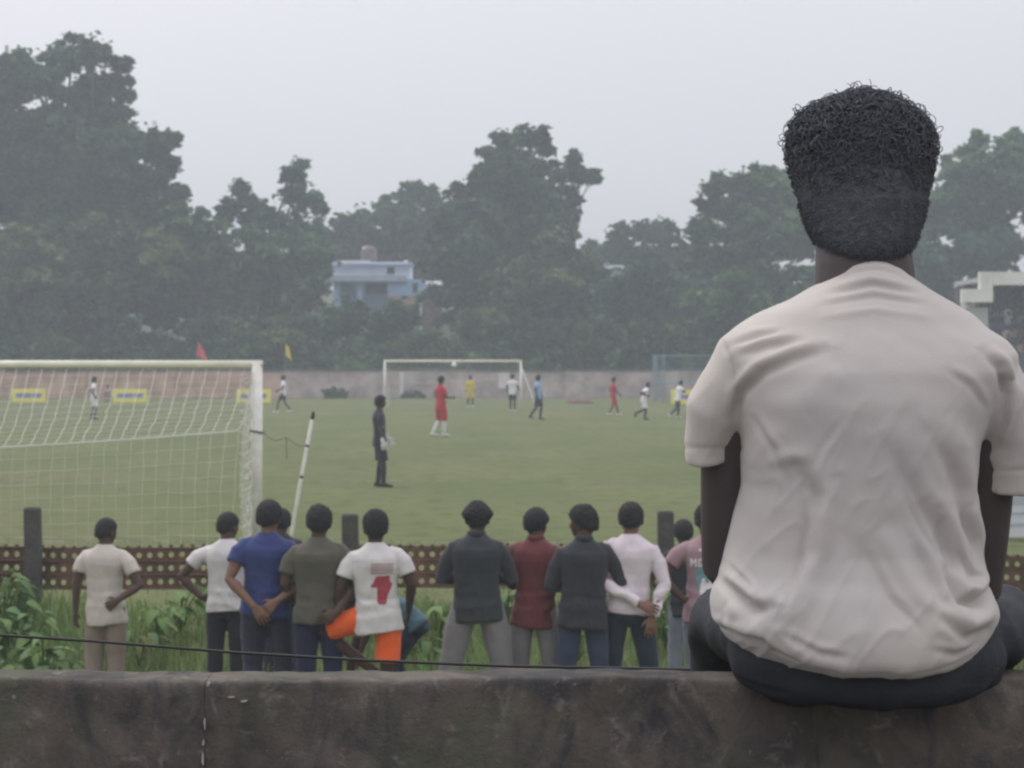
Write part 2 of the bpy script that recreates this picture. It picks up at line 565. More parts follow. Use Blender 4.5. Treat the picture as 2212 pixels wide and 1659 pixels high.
tree('tall layered tree standing behind the far goal', 176,
     [(1085, 298, 20), (1130, 300, 30), (1165, 300, 20), (1180, 325, 14), (1070, 345, 32), (1120, 345, 48), (1165, 365, 34), (1050, 385, 30), (1100, 400, 60), (1160, 420, 45), (1010, 420, 34), (1050, 450, 70), (1130, 480, 90), (1000, 480, 60), (960, 500, 45), (1070, 560, 105), (1160, 570, 85), (980, 570, 70), (1190, 470, 35), (1000, 640, 70)], G_DARK, base=1100, seed=7, trunk_r=.65, dens=1.1)
tree('narrow drooping tree leaning out right of the tall layered tree', 181,
     [(1238, 345, 18), (1232, 375, 26), (1250, 385, 20), (1275, 378, 14), (1284, 390, 8), (1228, 410, 24), (1242, 435, 20), (1235, 465, 16), (1232, 492, 12), (1205, 380, 20), (1215, 440, 20)], G_DARK, base=1215, leaf=.32, seed=8, trunk_r=.22)
tree('shady tree filling the gap right of the far goal', 170,
     [(1150, 640, 90), (1230, 600, 70), (1250, 680, 80), (1090, 690, 80), (1200, 530, 45)], G_OLIVE, base=1190, seed=9)
tree('low flat-topped tree in the dip of the skyline', 200,
     [(1290, 545, 30), (1340, 510, 32), (1390, 500, 34), (1430, 495, 24), (1270, 570, 40), (1350, 560, 55), (1430, 560, 55), (1480, 540, 34)], G_DARK, base=1370, seed=10)
tree('wide tree to the left of the foreground head', 174,
     [(1530, 410, 24), (1560, 400, 28), (1610, 390, 34), (1655, 385, 34), (1540, 445, 32), (1600, 450, 60), (1690, 420, 60), (1520, 500, 36), (1620, 530, 85), (1720, 500, 90), (1545, 590, 70), (1780, 480, 80)], G_MID, base=1640, seed=11, trunk_r=.5)
tree('leafy tree in the shade below the dip of the skyline', 169,
     [(1360, 640, 75), (1440, 620, 70), (1500, 660, 75), (1400, 700, 80), (1300, 700, 70)], G_BLUE, base=1410, seed=12)
tree('tree low behind the left sleeve of the seated man', 167,
     [(1560, 670, 80), (1650, 650, 80), (1740, 660, 90), (1600, 730, 60)], G_MID, base=1630, seed=13)
tree('light green tree at the right edge above the grandstand', 178,
     [(2060, 365, 28), (2110, 325, 30), (2120, 300, 14), (2165, 325, 34), (2210, 330, 44), (2090, 400, 60), (2170, 400, 75), (2230, 420, 90), (2050, 450, 60), (2110, 490, 80), (2000, 470, 60), (2280, 380, 80)], G_MID, base=2140, seed=14, trunk_r=.55, dens=1.1)
tree('dark tree between the foreground head and the grandstand', 171,
     [(2020, 560, 70), (2090, 570, 60), (1960, 600, 80), (2160, 550, 60), (1900, 560, 80), (2000, 660, 80)], G_BLUE, base=2030, seed=15)
bush_rows = [
    (30, 745, 52, 'at the left edge of the picture'), (140, 750, 48, 'behind the player in the goal net'), (250, 740, 50, 'above the middle yellow board'), (350, 745, 46, 'just left of the red flag'),
    (470, 740, 50, 'just right of the red flag'), (570, 735, 52, 'just left of the yellow flag'), (660, 730, 46, 'just right of the yellow flag'), (770, 708, 50, 'below the door of the blue house'),
    (840, 705, 44, 'below the peach wall of the blue house'), (1020, 725, 52, 'right of the pale shrub over the far crossbar'), (1100, 740, 44, 'above the right post of the far goal'), (1180, 735, 48, 'above the sky-blue referee'),
    (1320, 745, 46, 'above the distant red striding player'), (1420, 745, 44, 'above the pale blue cage'), (1520, 745, 46, 'touching the left shoulder of the seated man')]
for i, (x, y, q, _) in enumerate(bush_rows):
    rr = random.Random(i)
    lob = [(x + rr.uniform(-40, 40), y + rr.uniform(-22, 18), q * rr.uniform(.6, 1.0)) for k_ in range(4)]
    tree('dark scrub bush behind the far wall, ' + _, 161.5 + (i % 4) * .9, lob, (G_DARK, G_OLIVE, G_BLUE, G_MID)[i % 4], base=x, leaf=.36,
         group='scrub along the far wall', name='scrub_bush', seed=40 + i, shrub=True, trunk_r=.12, dens=1.2)
tree('pale green rounded shrub above the far goal crossbar', 160.8, [(905, 750, 26), (940, 742, 30), (975, 752, 22), (930, 765, 30)], G_LIGHT, base=935, leaf=.3,
     name='pale_shrub', seed=71, shrub=True, trunk_r=.1, dens=1.3)
tree('upright creeper-covered stump right of the far goal', 160.8, [(1255, 715, 16), (1256, 740, 18), (1254, 765, 18)], G_LIGHT, base=1255, leaf=.28,
     name='pale_shrub', seed=72, shrub=True, trunk_r=.14, dens=1.3)
tree('dark weed clump at the wall foot left of the far goal', 156.2, [(715, 851, 12), (735, 853, 11)], G_DARK, base=725, leaf=.2, name='weed_clump', seed=73, shrub=True, trunk_r=.05, dens=2, group='weed clumps at the foot of the far wall')
tree('dark weed clump at the wall foot inside the far goal', 156.2, [(880, 858, 9), (905, 857, 10)], G_DARK, base=892, leaf=.2, name='weed_clump', seed=74, shrub=True, trunk_r=.05, dens=2, group='weed clumps at the foot of the far wall')

# low tangle of undergrowth filling the foot of the hillside
r_u = np.random.default_rng(77)
nU = 1500
ux = r_u.uniform(-38, 34, nU); uy = r_u.uniform(159.6, 181, nU)
uz = hill_z(ux, uy) + np.abs(r_u.normal(size=nU)) * .75 * (.6 + .5 * np.sin(ux * .6) ** 2)
uc = np.stack([ux, uy, uz], 1)
ug = leaf_mesh('undergrowth', [leaf_quads(uc, 18, .34, .7, seed=5)[0]], G_MID, None)
tag(ug, 'tangled undergrowth covering the slope behind the far wall', 'undergrowth', kind='stuff')

# ---------------------------------------------------------------- blue house on the hillside
H_D = 187.0
hs = at(800, 700, H_D)
hz = float(hill_z(np.array(hs.x), np.array(H_D))) - .3
house = empty('blue_house', (hs.x, H_D, hz))
tag(house, 'pale blue flat-roofed house with a white parapet among the trees', 'house')
HB = mat('house_blue', (.36, .53, .74), rough=.9, var=.2, scale=.8)
HW = mat('house_white', (.80, .83, .90), rough=.85, var=.08, scale=1.2)
HG = mat('house_slab', (.46, .54, .64), rough=.9, var=.2, scale=1)
HP = mat('house_peach', (.42, .31, .25), rough=.9, var=.25, scale=1)
HD = mat('house_dark', (.035, .045, .06), rough=.4, var=.2, scale=2)
HR = mat('tank_red', (.16, .125, .125), rough=.7, var=.2, scale=2)
def hp(xd, yd, back=0.0):
    p = at(xd, yd, H_D)
    return p.x - hs.x, p.z - hz
def hbox(name, x0, x1, y0, y1, m, yc, th, parent=house):
    a, zt = hp(x0, y0); b, zb = hp(x1, y1)
    return MB().box(((a + b) / 2, yc, (zt + zb) / 2), (b - a, th, zt - zb)).build(name, m, parent)
_, zbase = hp(0, 790)
hbox('upper_storey', 719, 886, 566, 602, HW, 2.6, 5)
win = hbox('window', 836, 852, 577, 591, HD, .08, .06)
hbox('window_sill', 834, 854, 591, 593, HG, .03, .14, win)
hbox('roof_beam', 728, 800, 563, 569, HW, .0, .5)
hbox('roof_beam', 873, 888, 562, 571, HW, .0, .5)
hbox('roof_slab', 716, 890, 569.5, 572.5, HG, 2.3, 5.6)
hbox('balcony_slab', 690, 880, 597, 609, HG, .9, 4.2)
hbox('ground_storey', 720, 905, 606, 720, HB, 3.2, 4.5)
hbox('side_wing', 838, 918, 604, 655, HB, .55, 3.0)
hbox('lower_wall', 838, 905, 640, 720, HP, .35, 2.8)
for x0 in (722, 772):
    hbox('column', x0, x0 + 13, 609, 720, HB, -.6, .4)
dr = hbox('door', 737, 753, 636, 690, HD, .9, .1)
hbox('door_frame', 735, 755, 632, 636, HG, .85, .2, dr)
w2 = hbox('window', 790, 834, 612, 634, HD, .91, .08)
hbox('window_sill', 788, 836, 634, 637, HG, .85, .2, w2)
w3 = hbox('window', 893, 903, 612, 632, HD, -.96, .06)
hbox('window_sill', 891, 905, 632, 634, HG, -1.0, .14, w3)
hbox('lintel', 868, 882, 640, 644, HD, -1.06, .1)
tk = at(795, 552, H_D)
tank = MB()
tank.loft([((0, 0, 0), (1, 0, 0), (0, 1, 0), .62, .62, 2), ((0, 0, .9), (1, 0, 0), (0, 1, 0), .64, .64, 2), ((0, 0, 1.12), (1, 0, 0), (0, 1, 0), .4, .4, 2), ((0, 0, 1.2), (1, 0, 0), (0, 1, 0), .15, .15, 2)], 16)
tz = hp(0, 563)[1]
to = tank.build('water_tank', HR, None, True, (tk.x, H_D + 1.2, hz + tz - .02))
tag(to, 'dull red water tank on the blue house roof', 'tank')
dp = at(784, 545, H_D)
vent = empty('roof_pipe', (dp.x, H_D + .9, hz + tz - .05))
tag(vent, 'thin white pipe with a small bowl on the blue house roof', 'pipe')
MB().tube([(0, 0, 0), (0, 0, .95)], .04, 8).build('pole', HW, vent)
MB().ball((.05, 0, 1.05), (.16, .12, .13), nu=12, nv=8).build('bowl', HW, vent, True)
dr_ = at(934, 646, H_D - 2)
drum = MB()
drum.loft([((0, 0, 0), (1, 0, 0), (0, 1, 0), .5, .5, 2), ((0, 0, .1), (1, 0, 0), (0, 1, 0), .56, .56, 2), ((0, 0, .85), (1, 0, 0), (0, 1, 0), .56, .56, 2), ((0, 0, 1.0), (1, 0, 0), (0, 1, 0), .45, .45, 2)], 16)
hzd = float(hill_z(np.array(dr_.x), np.array(H_D - 2)))
shed = empty('shed', (dr_.x, H_D - 2, hzd - .2))
tag(shed, 'small brick-red shed with a tin roof beside the blue house', 'shed')
zt = dr_.z - hzd
MB().box((0, 0, (zt + .4) / 2), (1.5, 2.0, zt + .4)).build('wall', mat('shed_brick', (.24, .14, .11), rough=.9, var=.25, scale=2), shed)
MB().box((.05, 0, zt + .46), (1.9, 2.4, .07), ry=R(5)).build('roof', mat('tin_roof', (.22, .21, .20), rough=.7, var=.2), shed)
# second pale house, mostly hidden
h2 = at(1375, 600, 194)
z2 = float(hill_z(np.array(h2.x), np.array(194.0)))
house2 = empty('pale_house', (h2.x, 194, z2 - .2))
tag(house2, 'small whitish house glimpsed through leaves in the skyline dip', 'house')
zr = at(0, 575, 194).z - z2
MB().box((0, 2, zr / 2), (4.6, 4, zr)).build('wall', HG, house2)
MB().box((0, 2, zr + .14), (5.3, 4.8, .26)).build('roof', HW, house2)
for xx in (-1.3, .9):
    w = MB().box((xx, -.03, zr - 1.3), (.9, .1, .9)).build('window', HD, house2)
    MB().box((xx, -.06, zr - 1.8), (1.1, .2, .08)).build('window_sill', HW, w)

# antenna mast at the far left
am = at(4, 150, 200)
zb = float(hill_z(np.array(am.x), np.array(200.0)))
mast = empty('antenna_mast', (am.x, 200, zb))
tag(mast, 'thin grey antenna mast poking above the trees at the top left', 'mast')
MS = mat('mast_steel', (.25, .26, .28), rough=.5, metallic=.6)
ht = at(0, 98, 200).z - zb
for k, (dx, dy) in enumerate(((-.35, -.2), (.35, -.2), (0, .4))):
    MB().tube([(dx, dy, 0), (dx * .25 + .42, dy * .25, ht)], .05, 6).build('leg', MS, mast)
lat = MB()
for i in range(24):
    t0, t1 = i / 24, (i + 1) / 24
    q0, q1 = 1 - .75 * t0, 1 - .75 * t1
    lat.tube([(-.35 * q0 + .42 * t0, -.2 * q0, ht * t0), (.35 * q1 + .42 * t1, -.2 * q1, ht * t1)], .025, 4)
lat.build('lattice', MS, mast)

# ---------------------------------------------------------------- grandstand at the right edge
ST_D = 134.0
sp = at(2075, 640, ST_D)
stand = empty('grandstand', (sp.x, ST_D, 0))
tag(stand, 'white concrete grandstand with a stepped fascia and crowd at the right edge', 'grandstand')
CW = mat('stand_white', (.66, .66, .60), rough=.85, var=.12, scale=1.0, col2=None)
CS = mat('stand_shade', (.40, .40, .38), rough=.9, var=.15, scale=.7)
def sx(xd): return at(xd, 0, ST_D).x - sp.x
def sz(yd): return at(0, yd, ST_D).z
W_ = 14.0
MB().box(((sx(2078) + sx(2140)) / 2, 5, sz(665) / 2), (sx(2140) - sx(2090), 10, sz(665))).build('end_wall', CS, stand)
MB().box((sx(2108), -.2, (sz(625) + sz(653)) / 2), (sx(2141) - sx(2075), .7, sz(625) - sz(653))).build('fascia', CW, stand)
MB().box((sx(2127), -.203, (sz(588) + sz(625)) / 2 + .001), (sx(2141) - sx(2114), .694, sz(588) - sz(625))).build('fascia', CW, stand)
MB().box((sx(2141) + W_ / 2 + .002, -.197, (sz(588) + sz(616)) / 2), (W_, .69, sz(588) - sz(616))).build('fascia', CW, stand)
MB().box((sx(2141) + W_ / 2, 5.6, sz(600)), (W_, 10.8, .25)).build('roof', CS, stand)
for k in range(12):
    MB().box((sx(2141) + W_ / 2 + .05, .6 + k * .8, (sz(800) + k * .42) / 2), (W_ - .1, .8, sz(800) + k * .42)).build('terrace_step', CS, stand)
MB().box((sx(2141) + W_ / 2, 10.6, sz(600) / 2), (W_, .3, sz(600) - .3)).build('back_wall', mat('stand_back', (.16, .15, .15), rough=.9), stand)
crowd = []
crowd_mats = [mat('crowd_%d' % i, c, rough=.9, var=.1) for i, c in enumerate([(.55, .53, .52), (.09, .07, .08), (.20, .08, .09), (.10, .10, .16), (.30, .24, .2), (.06, .06, .07)])]
skinb = [MB() for _ in crowd_mats]; heads = MB()
rr = random.Random(5)
for k in range(12):
    for j in range(24):
        if rr.random() < .14: continue
        x = sx(2141) + .5 + j * .56 + rr.uniform(-.1, .1); y = .6 + k * .8 + rr.uniform(-.1, .1); z = sz(800) + k * .42
        b = skinb[rr.choice([0, 1, 1, 2, 2, 3, 4, 5, 5])]
        b.loft([((x, y, z + .0), (1, 0, 0), (0, 1, 0), .19, .17, 2.4), ((x, y + .02, z + .28), (1, 0, 0), (0, 1, 0), .17, .12, 2.4), ((x, y + .02, z + .52), (1, 0, 0), (0, 1, 0), .21, .11, 2.4), ((x, y + .02, z + .62), (1, 0, 0), (0, 1, 0), .08, .07, 2)], 8)
        b.tube([(x - .2, y, z + .5), (x - .24, y - .12, z + .25), (x - .1, y - .3, z + .2)], .05, 5)
        b.tube([(x + .2, y, z + .5), (x + .24, y - .12, z + .25), (x + .1, y - .3, z + .2)], .05, 5)
        b.tube([(x - .1, y - .05, z + .08), (x - .12, y - .42, z + .1), (x - .12, y - .44, z - .3)], .08, 5)
        b.tube([(x + .1, y - .05, z + .08), (x + .12, y - .42, z + .1), (x + .12, y - .44, z - .3)], .08, 5)
        heads.ball((x, y, z + .76), (.085, .1, .125), nu=8, nv=6)
cr = empty('crowd', (sp.x, ST_D, 0))
tag(cr, 'dense seated crowd packed on the grandstand terraces', 'crowd', kind='stuff')
for b, m in zip(skinb, crowd_mats):
    if b.n: b.build('seated_spectators', m, cr, True)
heads.build('heads', mat('crowd_head', (.05, .035, .03), rough=.8), cr, True)

# ---------------------------------------------------------------- white banner board at right
bd = 33.5
bp_ = at(2128, 1170, bd)
ban = empty('banner_board', (bp_.x, bd, 0))
tag(ban, 'white banner board with grey bands right of the seated man', 'banner')
BW = mat('banner_white', (.60, .61, .64), rough=.6, var=.06, scale=2)
BG = mat('banner_grey', (.40, .44, .47), rough=.6, var=.08, scale=2)
bw = 3.2
MB().box((bw / 2, 0, 1.0), (bw, .05, 1.94)).build('panel', BW, ban)
for zc, hh in ((.55, .14), (.20, .045), (.36, .035), (.98, .16), (1.5, .1)):
    MB().box((bw / 2, -.028, zc), (bw - .06, .006, hh)).build('printed_band', BG, ban)
for xx in (.08, bw - .08):
    MB().tube([(xx, .06, -.05), (xx, .06, 2.1)], .03, 8).build('post', MS, ban)

# ================================================================== GOALS
POST_W = mat('goal_paint', (.66, .62, .58), rough=.6, col2=(.78, .76, .70), scale=7, bump=.2, bscale=30, thresh=(.3, .6))
BAR_W = mat('bar_paint', (.72, .70, .56), rough=.5, var=.1, scale=5)
NET_M = mat('net_cord', (.66, .66, .60), rough=.9, var=.1)
ROPE_D = mat('dark_rope', (.05, .055, .06), rough=.9)
def strand(mb, pts, r=.004):
    mb.tube(pts, r, 3, round_ends=False)

def goal(name, label, centre, near):
    g = empty(name, (centre[0], centre[1], 0), math.atan2(-axis.x, axis.y) if not near else 0.0)
    tag(g, label, 'goal')
    s = -1 if near else 1                      # behind the goal is towards the stand side
    hw, H = 3.66, 2.44
    r = .078 if near else .062
    for e in (-1, 1):
        MB().tube([(e * hw, 0, -.1), (e * hw, 0, H + .02)], r, 14, round_ends=False).build('post', POST_W, g, True)
    MB().tube([(-hw - r, 0, H), (hw + r, 0, H)], .055 if near else .062, 12, round_ends=False).build('crossbar', BAR_W, g, True)
    # net: slack roof sloping back to a head rope, then a back curtain, and side nets
    n = MB(); q = random.Random(3)
    nu = 42 if near else 34
    def roof_end(u):
        e = abs(u) ** 2.5
        return np.array((u * (hw - .12), s * (1.75 - .55 * max(u, 0) ** 3), (1.22 + .34 * ((u + 1) / 2) ** 1.6)))
    def roofp(u, v):
        a = np.array((u * hw, 0, H - .05)); b = roof_end(u)
        p = a * (1 - v) + b * v
        p[2] -= .16 * math.sin(PI * v) * (1 - .3 * abs(u))
        p[0] += .10 * v * (1 - u) * .5
        return p
    def backp(u, v):
        a = roof_end(u); b = np.array((u * hw * .97, s * 1.9, .03))
        p = a * (1 - v) + b * v
        p[1] += s * .12 * math.sin(PI * v)
        return p
    jit = lambda: q.uniform(-.012, .012)
    cr_ = .0040 if near else .0035
    for k in range(nu + 1):
        u = -1 + 2 * k / nu
        for fn, m in ((roofp, 13), (backp, 8)):
            pts = [fn(u, i / m) + np.array((jit(), 0, jit())) for i in range(m + 1)]
            strand(n, pts, cr_ if fn is roofp else cr_ * .5)
    for fn, m in ((roofp, 13), (backp, 8)):
        for i in range(1, m):
            pts = [fn(-1 + 2 * k / nu, i / m) + np.array((0, 0, jit())) for k in range(nu + 1)]
            strand(n, pts, cr_ * .7 if fn is roofp else cr_ * .55)
    for e in (-1, 1):
        for i in range(1, 15):
            z = H * i / 15
            pts = []
            for t in np.linspace(0, 1, 6):
                back = roof_end(e)[1] if z < roof_end(e)[2] else s * abs(roof_end(e)[1]) * (H - z) / (H - roof_end(e)[2])
                pts.append((e * (hw - .03 - .10 * math.sin(PI * t)), back * t, z - .1 * math.sin(PI * t)))
            strand(n, pts, cr_)
        for t in np.linspace(.12, .95, 8):
            y = roof_end(e)[1] * t
            zt = H - (H - roof_end(e)[2]) * t
            strand(n, [(e * (hw - .06), y, zt), (e * (hw - .1), y, zt * .5), (e * (hw - .05), y, .02)], cr_)
    n.build('net', NET_M, g)
    hr = MB()
    hr.tube([roof_end(-1 + 2 * k / 30) for k in range(31)], .011, 6)
    hr.build('head_rope', NET_M, g)
    if near:
        bn = MB()                               # net bunched and laced along the post
        for k in range(16):
            z = .1 + k * .145
            bn.tube([(hw - .07, s * .02, z), (hw - .17 - .05 * math.sin(k * 1.7), s * .12, z - .05), (hw - .10, s * .2, z - .11), (hw - .2, s * .3, z - .03)], .007, 4)
        bn.tube([(hw - .08 - .03 * math.sin(i * 1.3), s * .08, .05 + i * .095) for i in range(24)], .012, 5)
        bn.build('net_lacing', NET_M, g)
        MB().tube([(hw - .1, s * .075, 1.53), (hw + .08, s * .085, 1.50), (hw + .09, .05, 1.5)], .014, 6).build('tie', ROPE_D, g)
    return g

goal('football_goal', 'near white football goal with a slack net, cut by the left edge', GOAL_N, True)
goal('football_goal', 'far white football goal in front of the boundary wall', GOAL_F, False)

def lean_pole(label, base, top, r, capped):
    o = empty('net_pole', base)
    tag(o, label, 'pole')
    b = Vector(top) - Vector(base)
    MB().tube([(0, 0, -.08), b * .5, b], [r * 1.05, r, r * .95], 10).build('shaft', POST_W, o, True)
    if capped:
        MB().tube([b * .99, b * 1.035], [r * 1.1, r * .9], 10).build('cap', ROPE_D, o, True)
        for t in (.8, .58):
            MB().tube([b * (t - .008), b * (t + .008)], r * 1.12, 10, round_ends=False).build('band', ROPE_D, o, True)
    return o
ptop = at(675, 902, 30.2)
pbase = (ptop.x - .33, 30.2, 0)
pole = lean_pole('leaning white pole that holds the near goal net', pbase, ptop, .023, True)
# slack rope from the goal post to the pole
tie_a = Vector((GOAL_N[0] + 3.66 + .1, GOAL_N[1] - .1, 1.50))
tie_b = Vector(pbase).lerp(ptop, .8)
rp = MB()
pts = [tie_a.lerp(tie_b, t) + Vector((0, 0, -.10 * math.sin(PI * t) + .12 * math.exp(-((t - .55) / .2) ** 2))) for t in np.linspace(0, 1, 12)]
rp.tube(pts, .005, 5)
rp.tube([pts[6], pts[6] + Vector((.005, 0, -.28))], .0045, 5)
tag(rp.build('rope', ROPE_D), 'thin dark rope tied between the near goalpost and the leaning pole', 'rope')
fb = at(1158, 872, 130.4)
lean_pole('pale slanting pole behind the right post of the far goal', (fb.x, 130.4, 0), at(1128, 798, 130.4), .04, False)

# ================================================================== boards, flags, cage, ball
YEL = mat('board_yellow', (.80, .74, .10), rough=.55, var=.06, scale=1.5)
BLUE = mat('board_blue', (.16, .17, .42), rough=.6, var=.15, scale=3)
PALE = mat('board_pale', (.62, .58, .36), rough=.6, var=.08, scale=2)
def board(xd, yd, d, label, tilt=0.0):
    p = at(xd, yd, d)
    o = empty('advert_board', (p.x, d, 0), tilt)
    tag(o, label, 'board', 'yellow advert boards behind the far goal line')
    w, h = 1.97, .80
    MB().box((0, 0, h / 2 + .02), (w, .05, h)).build('panel', YEL, o)
    MB().box((0, -.028, h * .52), (w * .84, .006, h * .40)).build('pale_strip', PALE, o)
    # slanted block lettering, too far to read: one long and one short word
    for x0, n, lw in ((-.74, 5, .165), (.22, 3, .15)):
        for i in range(n):
            x = x0 + i * (lw + .012); hh = h * .29; sl = .05
            z0 = h * .52 - hh / 2
            v = [(x, -.033, z0), (x + lw, -.033, z0), (x + lw + sl, -.033, z0 + hh), (x + sl, -.033, z0 + hh)]
            v += [(a, b + .004, c) for a, b, c in v]
            MB().add(v, [(0, 1, 2, 3), (7, 6, 5, 4), (0, 4, 5, 1), (1, 5, 6, 2), (2, 6, 7, 3), (3, 7, 4, 0)]).build('letter', BLUE, o)
    for e in (-1, 1):
        MB().tube([(e * .8, .03, .5), (e * .8, .35, -.02)], .018, 5).build('strut', MS, o)
    return o
board(62, 860, 141, 'yellow advert board nearest the left edge, seen through the net')
board(281, 860, 140, 'yellow advert board in the middle of the near goal net', R(2))
board(548, 862, 139, 'yellow advert board crossed by the near goalpost', R(-1))
board(1487, 866, 136, 'yellow advert board beside the left sleeve of the seated man', R(3))

def flag(name, label, xd, yt, yb, d, m, lean, pts2):
    t = at(xd, yt, d); 
    o = empty(name, (t.x, d, 0)); tag(o, label, 'flag')
    H = t.z
    MB().tube([(-lean, 0, 0), (0, 0, H)], .022, 6).build('pole', MS, o)
    v = []; nx, ny = 10, 6
    sc = d / F_D
    L0, L1, R0, R1 = [Vector((a * sc, 0, -b * sc)) for a, b in pts2]
    for j in range(ny + 1):
        for i in range(nx + 1):
            a, b = i / nx, j / ny
            p = L0.lerp(L1, b).lerp(R0.lerp(R1, b), a)
            v.append((p.x, .09 * math.sin(a * 7 + b * 2) * a, p.z + H))
    f = [(j * (nx + 1) + i, j * (nx + 1) + i + 1, (j + 1) * (nx + 1) + i + 1, (j + 1) * (nx + 1) + i) for j in range(ny) for i in range(nx)]
    MB().add(v, f).build('cloth', m, o, True)
FR = mat('flag_red', (.70, .10, .12), rough=.8, trans=.4)
FY = mat('flag_yellow', (.70, .56, .03), rough=.8, trans=.4)
flag('red_flag', 'pinkish red flag drooping above the near goal crossbar', 428, 738, 785, 156.5, FR, .15, ((0, 0), (-4, 28), (12, 18), (22, 46)))
flag('yellow_flag', 'small yellow flag hanging limp right of the near goal', 617, 742, 778, 156.5, FY, .1, ((0, 0), (-1, 24), (7, 8), (13, 37)))

cg = at(1412, 870, 141)
cage = empty('blue_cage', (cg.x, 141, 0))
tag(cage, 'pale blue wire cage of poles beside the far wall, left of the seated man', 'cage')
CB = mat('cage_blue', (.20, .30, .36), rough=.6, var=.1)
ch = at(0, 768, 141).z
cw = at(1600, 0, 141).x - cg.x
for y in (0, 2.2):
    for x in (0, cw):
        MB().tube([(x + (.28 if y else 0), y, -.05), (x + (.28 if y else 0), y, ch)], .035, 6).build('post', CB, cage, True)
MB().tube([(.6, 0, -.05), (.6, 0, ch)], .03, 6).build('post', CB, cage, True)
for z in (ch, 1.15):
    for y in (0, 2.2):
        MB().tube([(.28 if y else 0, y, z), (cw + (.28 if y else 0), y, z)], .03, 6).build('rail', CB, cage, True)
wm = MB()
for i in range(28):
    x = .04 + i * .021
    wm.tube([(x, .1 * i / 28, .02), (x, .1 * i / 28, ch - .02)], .0035, 3, round_ends=False)
for i in range(60):
    x = .62 + i * (cw - .7) / 60
    wm.tube([(x, 0, .02), (x, 0, ch - .02)], .003, 3, round_ends=False)
for i in range(30):
    z = .05 + i * (ch - .1) / 30
    wm.tube([(0, 0, z), (cw, 0, z)], .003, 3, round_ends=False)
wm.build('wire_mesh', CB, cage)

ball = at(981, 788, 112)
tag(MB().ball((0, 0, 0), .125, nu=20, nv=14).build('football', mat('ball_white', (.75, .75, .76), rough=.5, col2=(.35, .35, .37), scale=9, thresh=(.58, .62)), None, True, ball),
    'white football in flight under the far crossbar', 'ball')
# low heap of reddish earth beside the far wall
hp_ = at(1252, 872, 138)
def heapfn(v):
    p = v * np.array((.75, .6, .30)); p[:, 2] = np.maximum(p[:, 2], -.05)
    return p * (1 + .12 * wave(v, 4, 3))[:, None]
tag(MB().ball((0, 0, 0), 1, nu=24, nv=14, fn=heapfn).build('earth_heap', mat('earth_red', (.15, .085, .065), rough=.95, var=.3, scale=4), None, True, (hp_.x, 138, 0)),
    'low reddish-brown earth heap near the far wall, right of the referee', 'heap')

# ================================================================== perforated steel fence
FEN_D = 23.5
fence = empty('perforated_fence', (0, FEN_D, 0))
tag(fence, 'rusty steel fence of perforated planks with dark posts behind the spectators', 'fence')
RUST = mat('rusty_steel', (.070, .046, .038), col2=(.18, .098, .062), rough=.85, scale=3, bump=.4, bscale=40)
POSTM = mat('fence_post', (.055, .052, .050), col2=(.10, .095, .085), rough=.95, scale=4, bump=.5, bscale=25)
def plank_mesh():
    nx, nz = 29, 3
    cw_, ch_ = 3.05 / nx, .131
    r = .029; seg = 12; th = .010
    mb = MB()
    for j in range(nz):
        for i in range(nx):
            cx, cz = -3.05 / 2 + (i + .5) * cw_, (j + .5) * ch_
            out, inn, lip = [], [], []
            for k in range(seg):
                a = 2 * PI * (k + .5) / seg
                c, s_ = math.cos(a), math.sin(a)
                t = min((cw_ / 2) / max(abs(c), 1e-6), (ch_ / 2) / max(abs(s_), 1e-6))
                out.append((cx + c * t, 0, cz + s_ * t)); inn.append((cx + c * r, -.004, cz + s_ * r)); lip.append((cx + c * r * .93, .014, cz + s_ * r * .93))
            f = []
            for k in range(seg):
                k2 = (k + 1) % seg
                f.append((k, k2, seg + k2, seg + k)); f.append((seg + k, seg + k2, 2 * seg + k2, 2 * seg + k))
            mb.add(out + inn + lip, f)
            # plate corners between neighbouring hole fans
    # corner fills, ribs between the rows and hooked tabs on the top edge
    for j in range(nz + 1):
        mb.tube([(-1.525, -.006, j * ch_), (1.525, -.006, j * ch_)], (.013 if 0 < j < nz else .011), 6, round_ends=False)
    for i in range(nx + 1):
        mb.box((-3.05 / 2 + i * cw_, .004, nz * ch_ / 2), (.03, .004, nz * ch_ - .01))
    for i in range(nx):
        mb.box((-3.05 / 2 + (i + .5) * cw_, 0, nz * ch_ + .018), (.034, .012, .026))
    A = mb.arr()
    A[:, 1] += .012 * np.sin(A[:, 0] * 2.3 + .4) + .006 * np.sin(A[:, 0] * 7.1); A[:, 2] += .007 * np.sin(A[:, 0] * 3.1 + 1.0)
    mb.v = [A]
    return mb.mesh('plank', RUST)
PM = plank_mesh()
posts_x = [-7.76, -4.67, -1.58, 1.49, 4.56, 7.64]
for k in range(5):
    o = bpy.data.objects.new('plank', PM); COL.objects.link(o); o.parent = fence
    o.location = ((posts_x[k] + posts_x[k + 1]) / 2, -.01 * (k % 2), .275 + (.012, -.01, .0, -.022, -.1)[k])
    o.rotation_euler = (R(1.5 * (-1) ** k), R((.3, -.25, .2, .1, .2)[k]), 0)
for k, x in enumerate(posts_x):
    h = (1.02, 1.065, 1.0, 1.03, 1.0, 1.02)[k]
    MB().loft([((0, 0, -.5), (1, 0, 0), (0, 1, 0), .082, .07, 8), ((.004 * k, 0, h * .5), (1, 0, 0), (0, 1, 0), .082, .07, 8), ((.006 * (k - 2), 0, h - .02), (1, 0, 0), (0, 1, 0), .08, .068, 7), ((.006 * (k - 2), 0, h), (1, 0, 0), (0, 1, 0), .068, .056, 5)], 20).build('post', POSTM, fence, False, (x, -.10, 0))

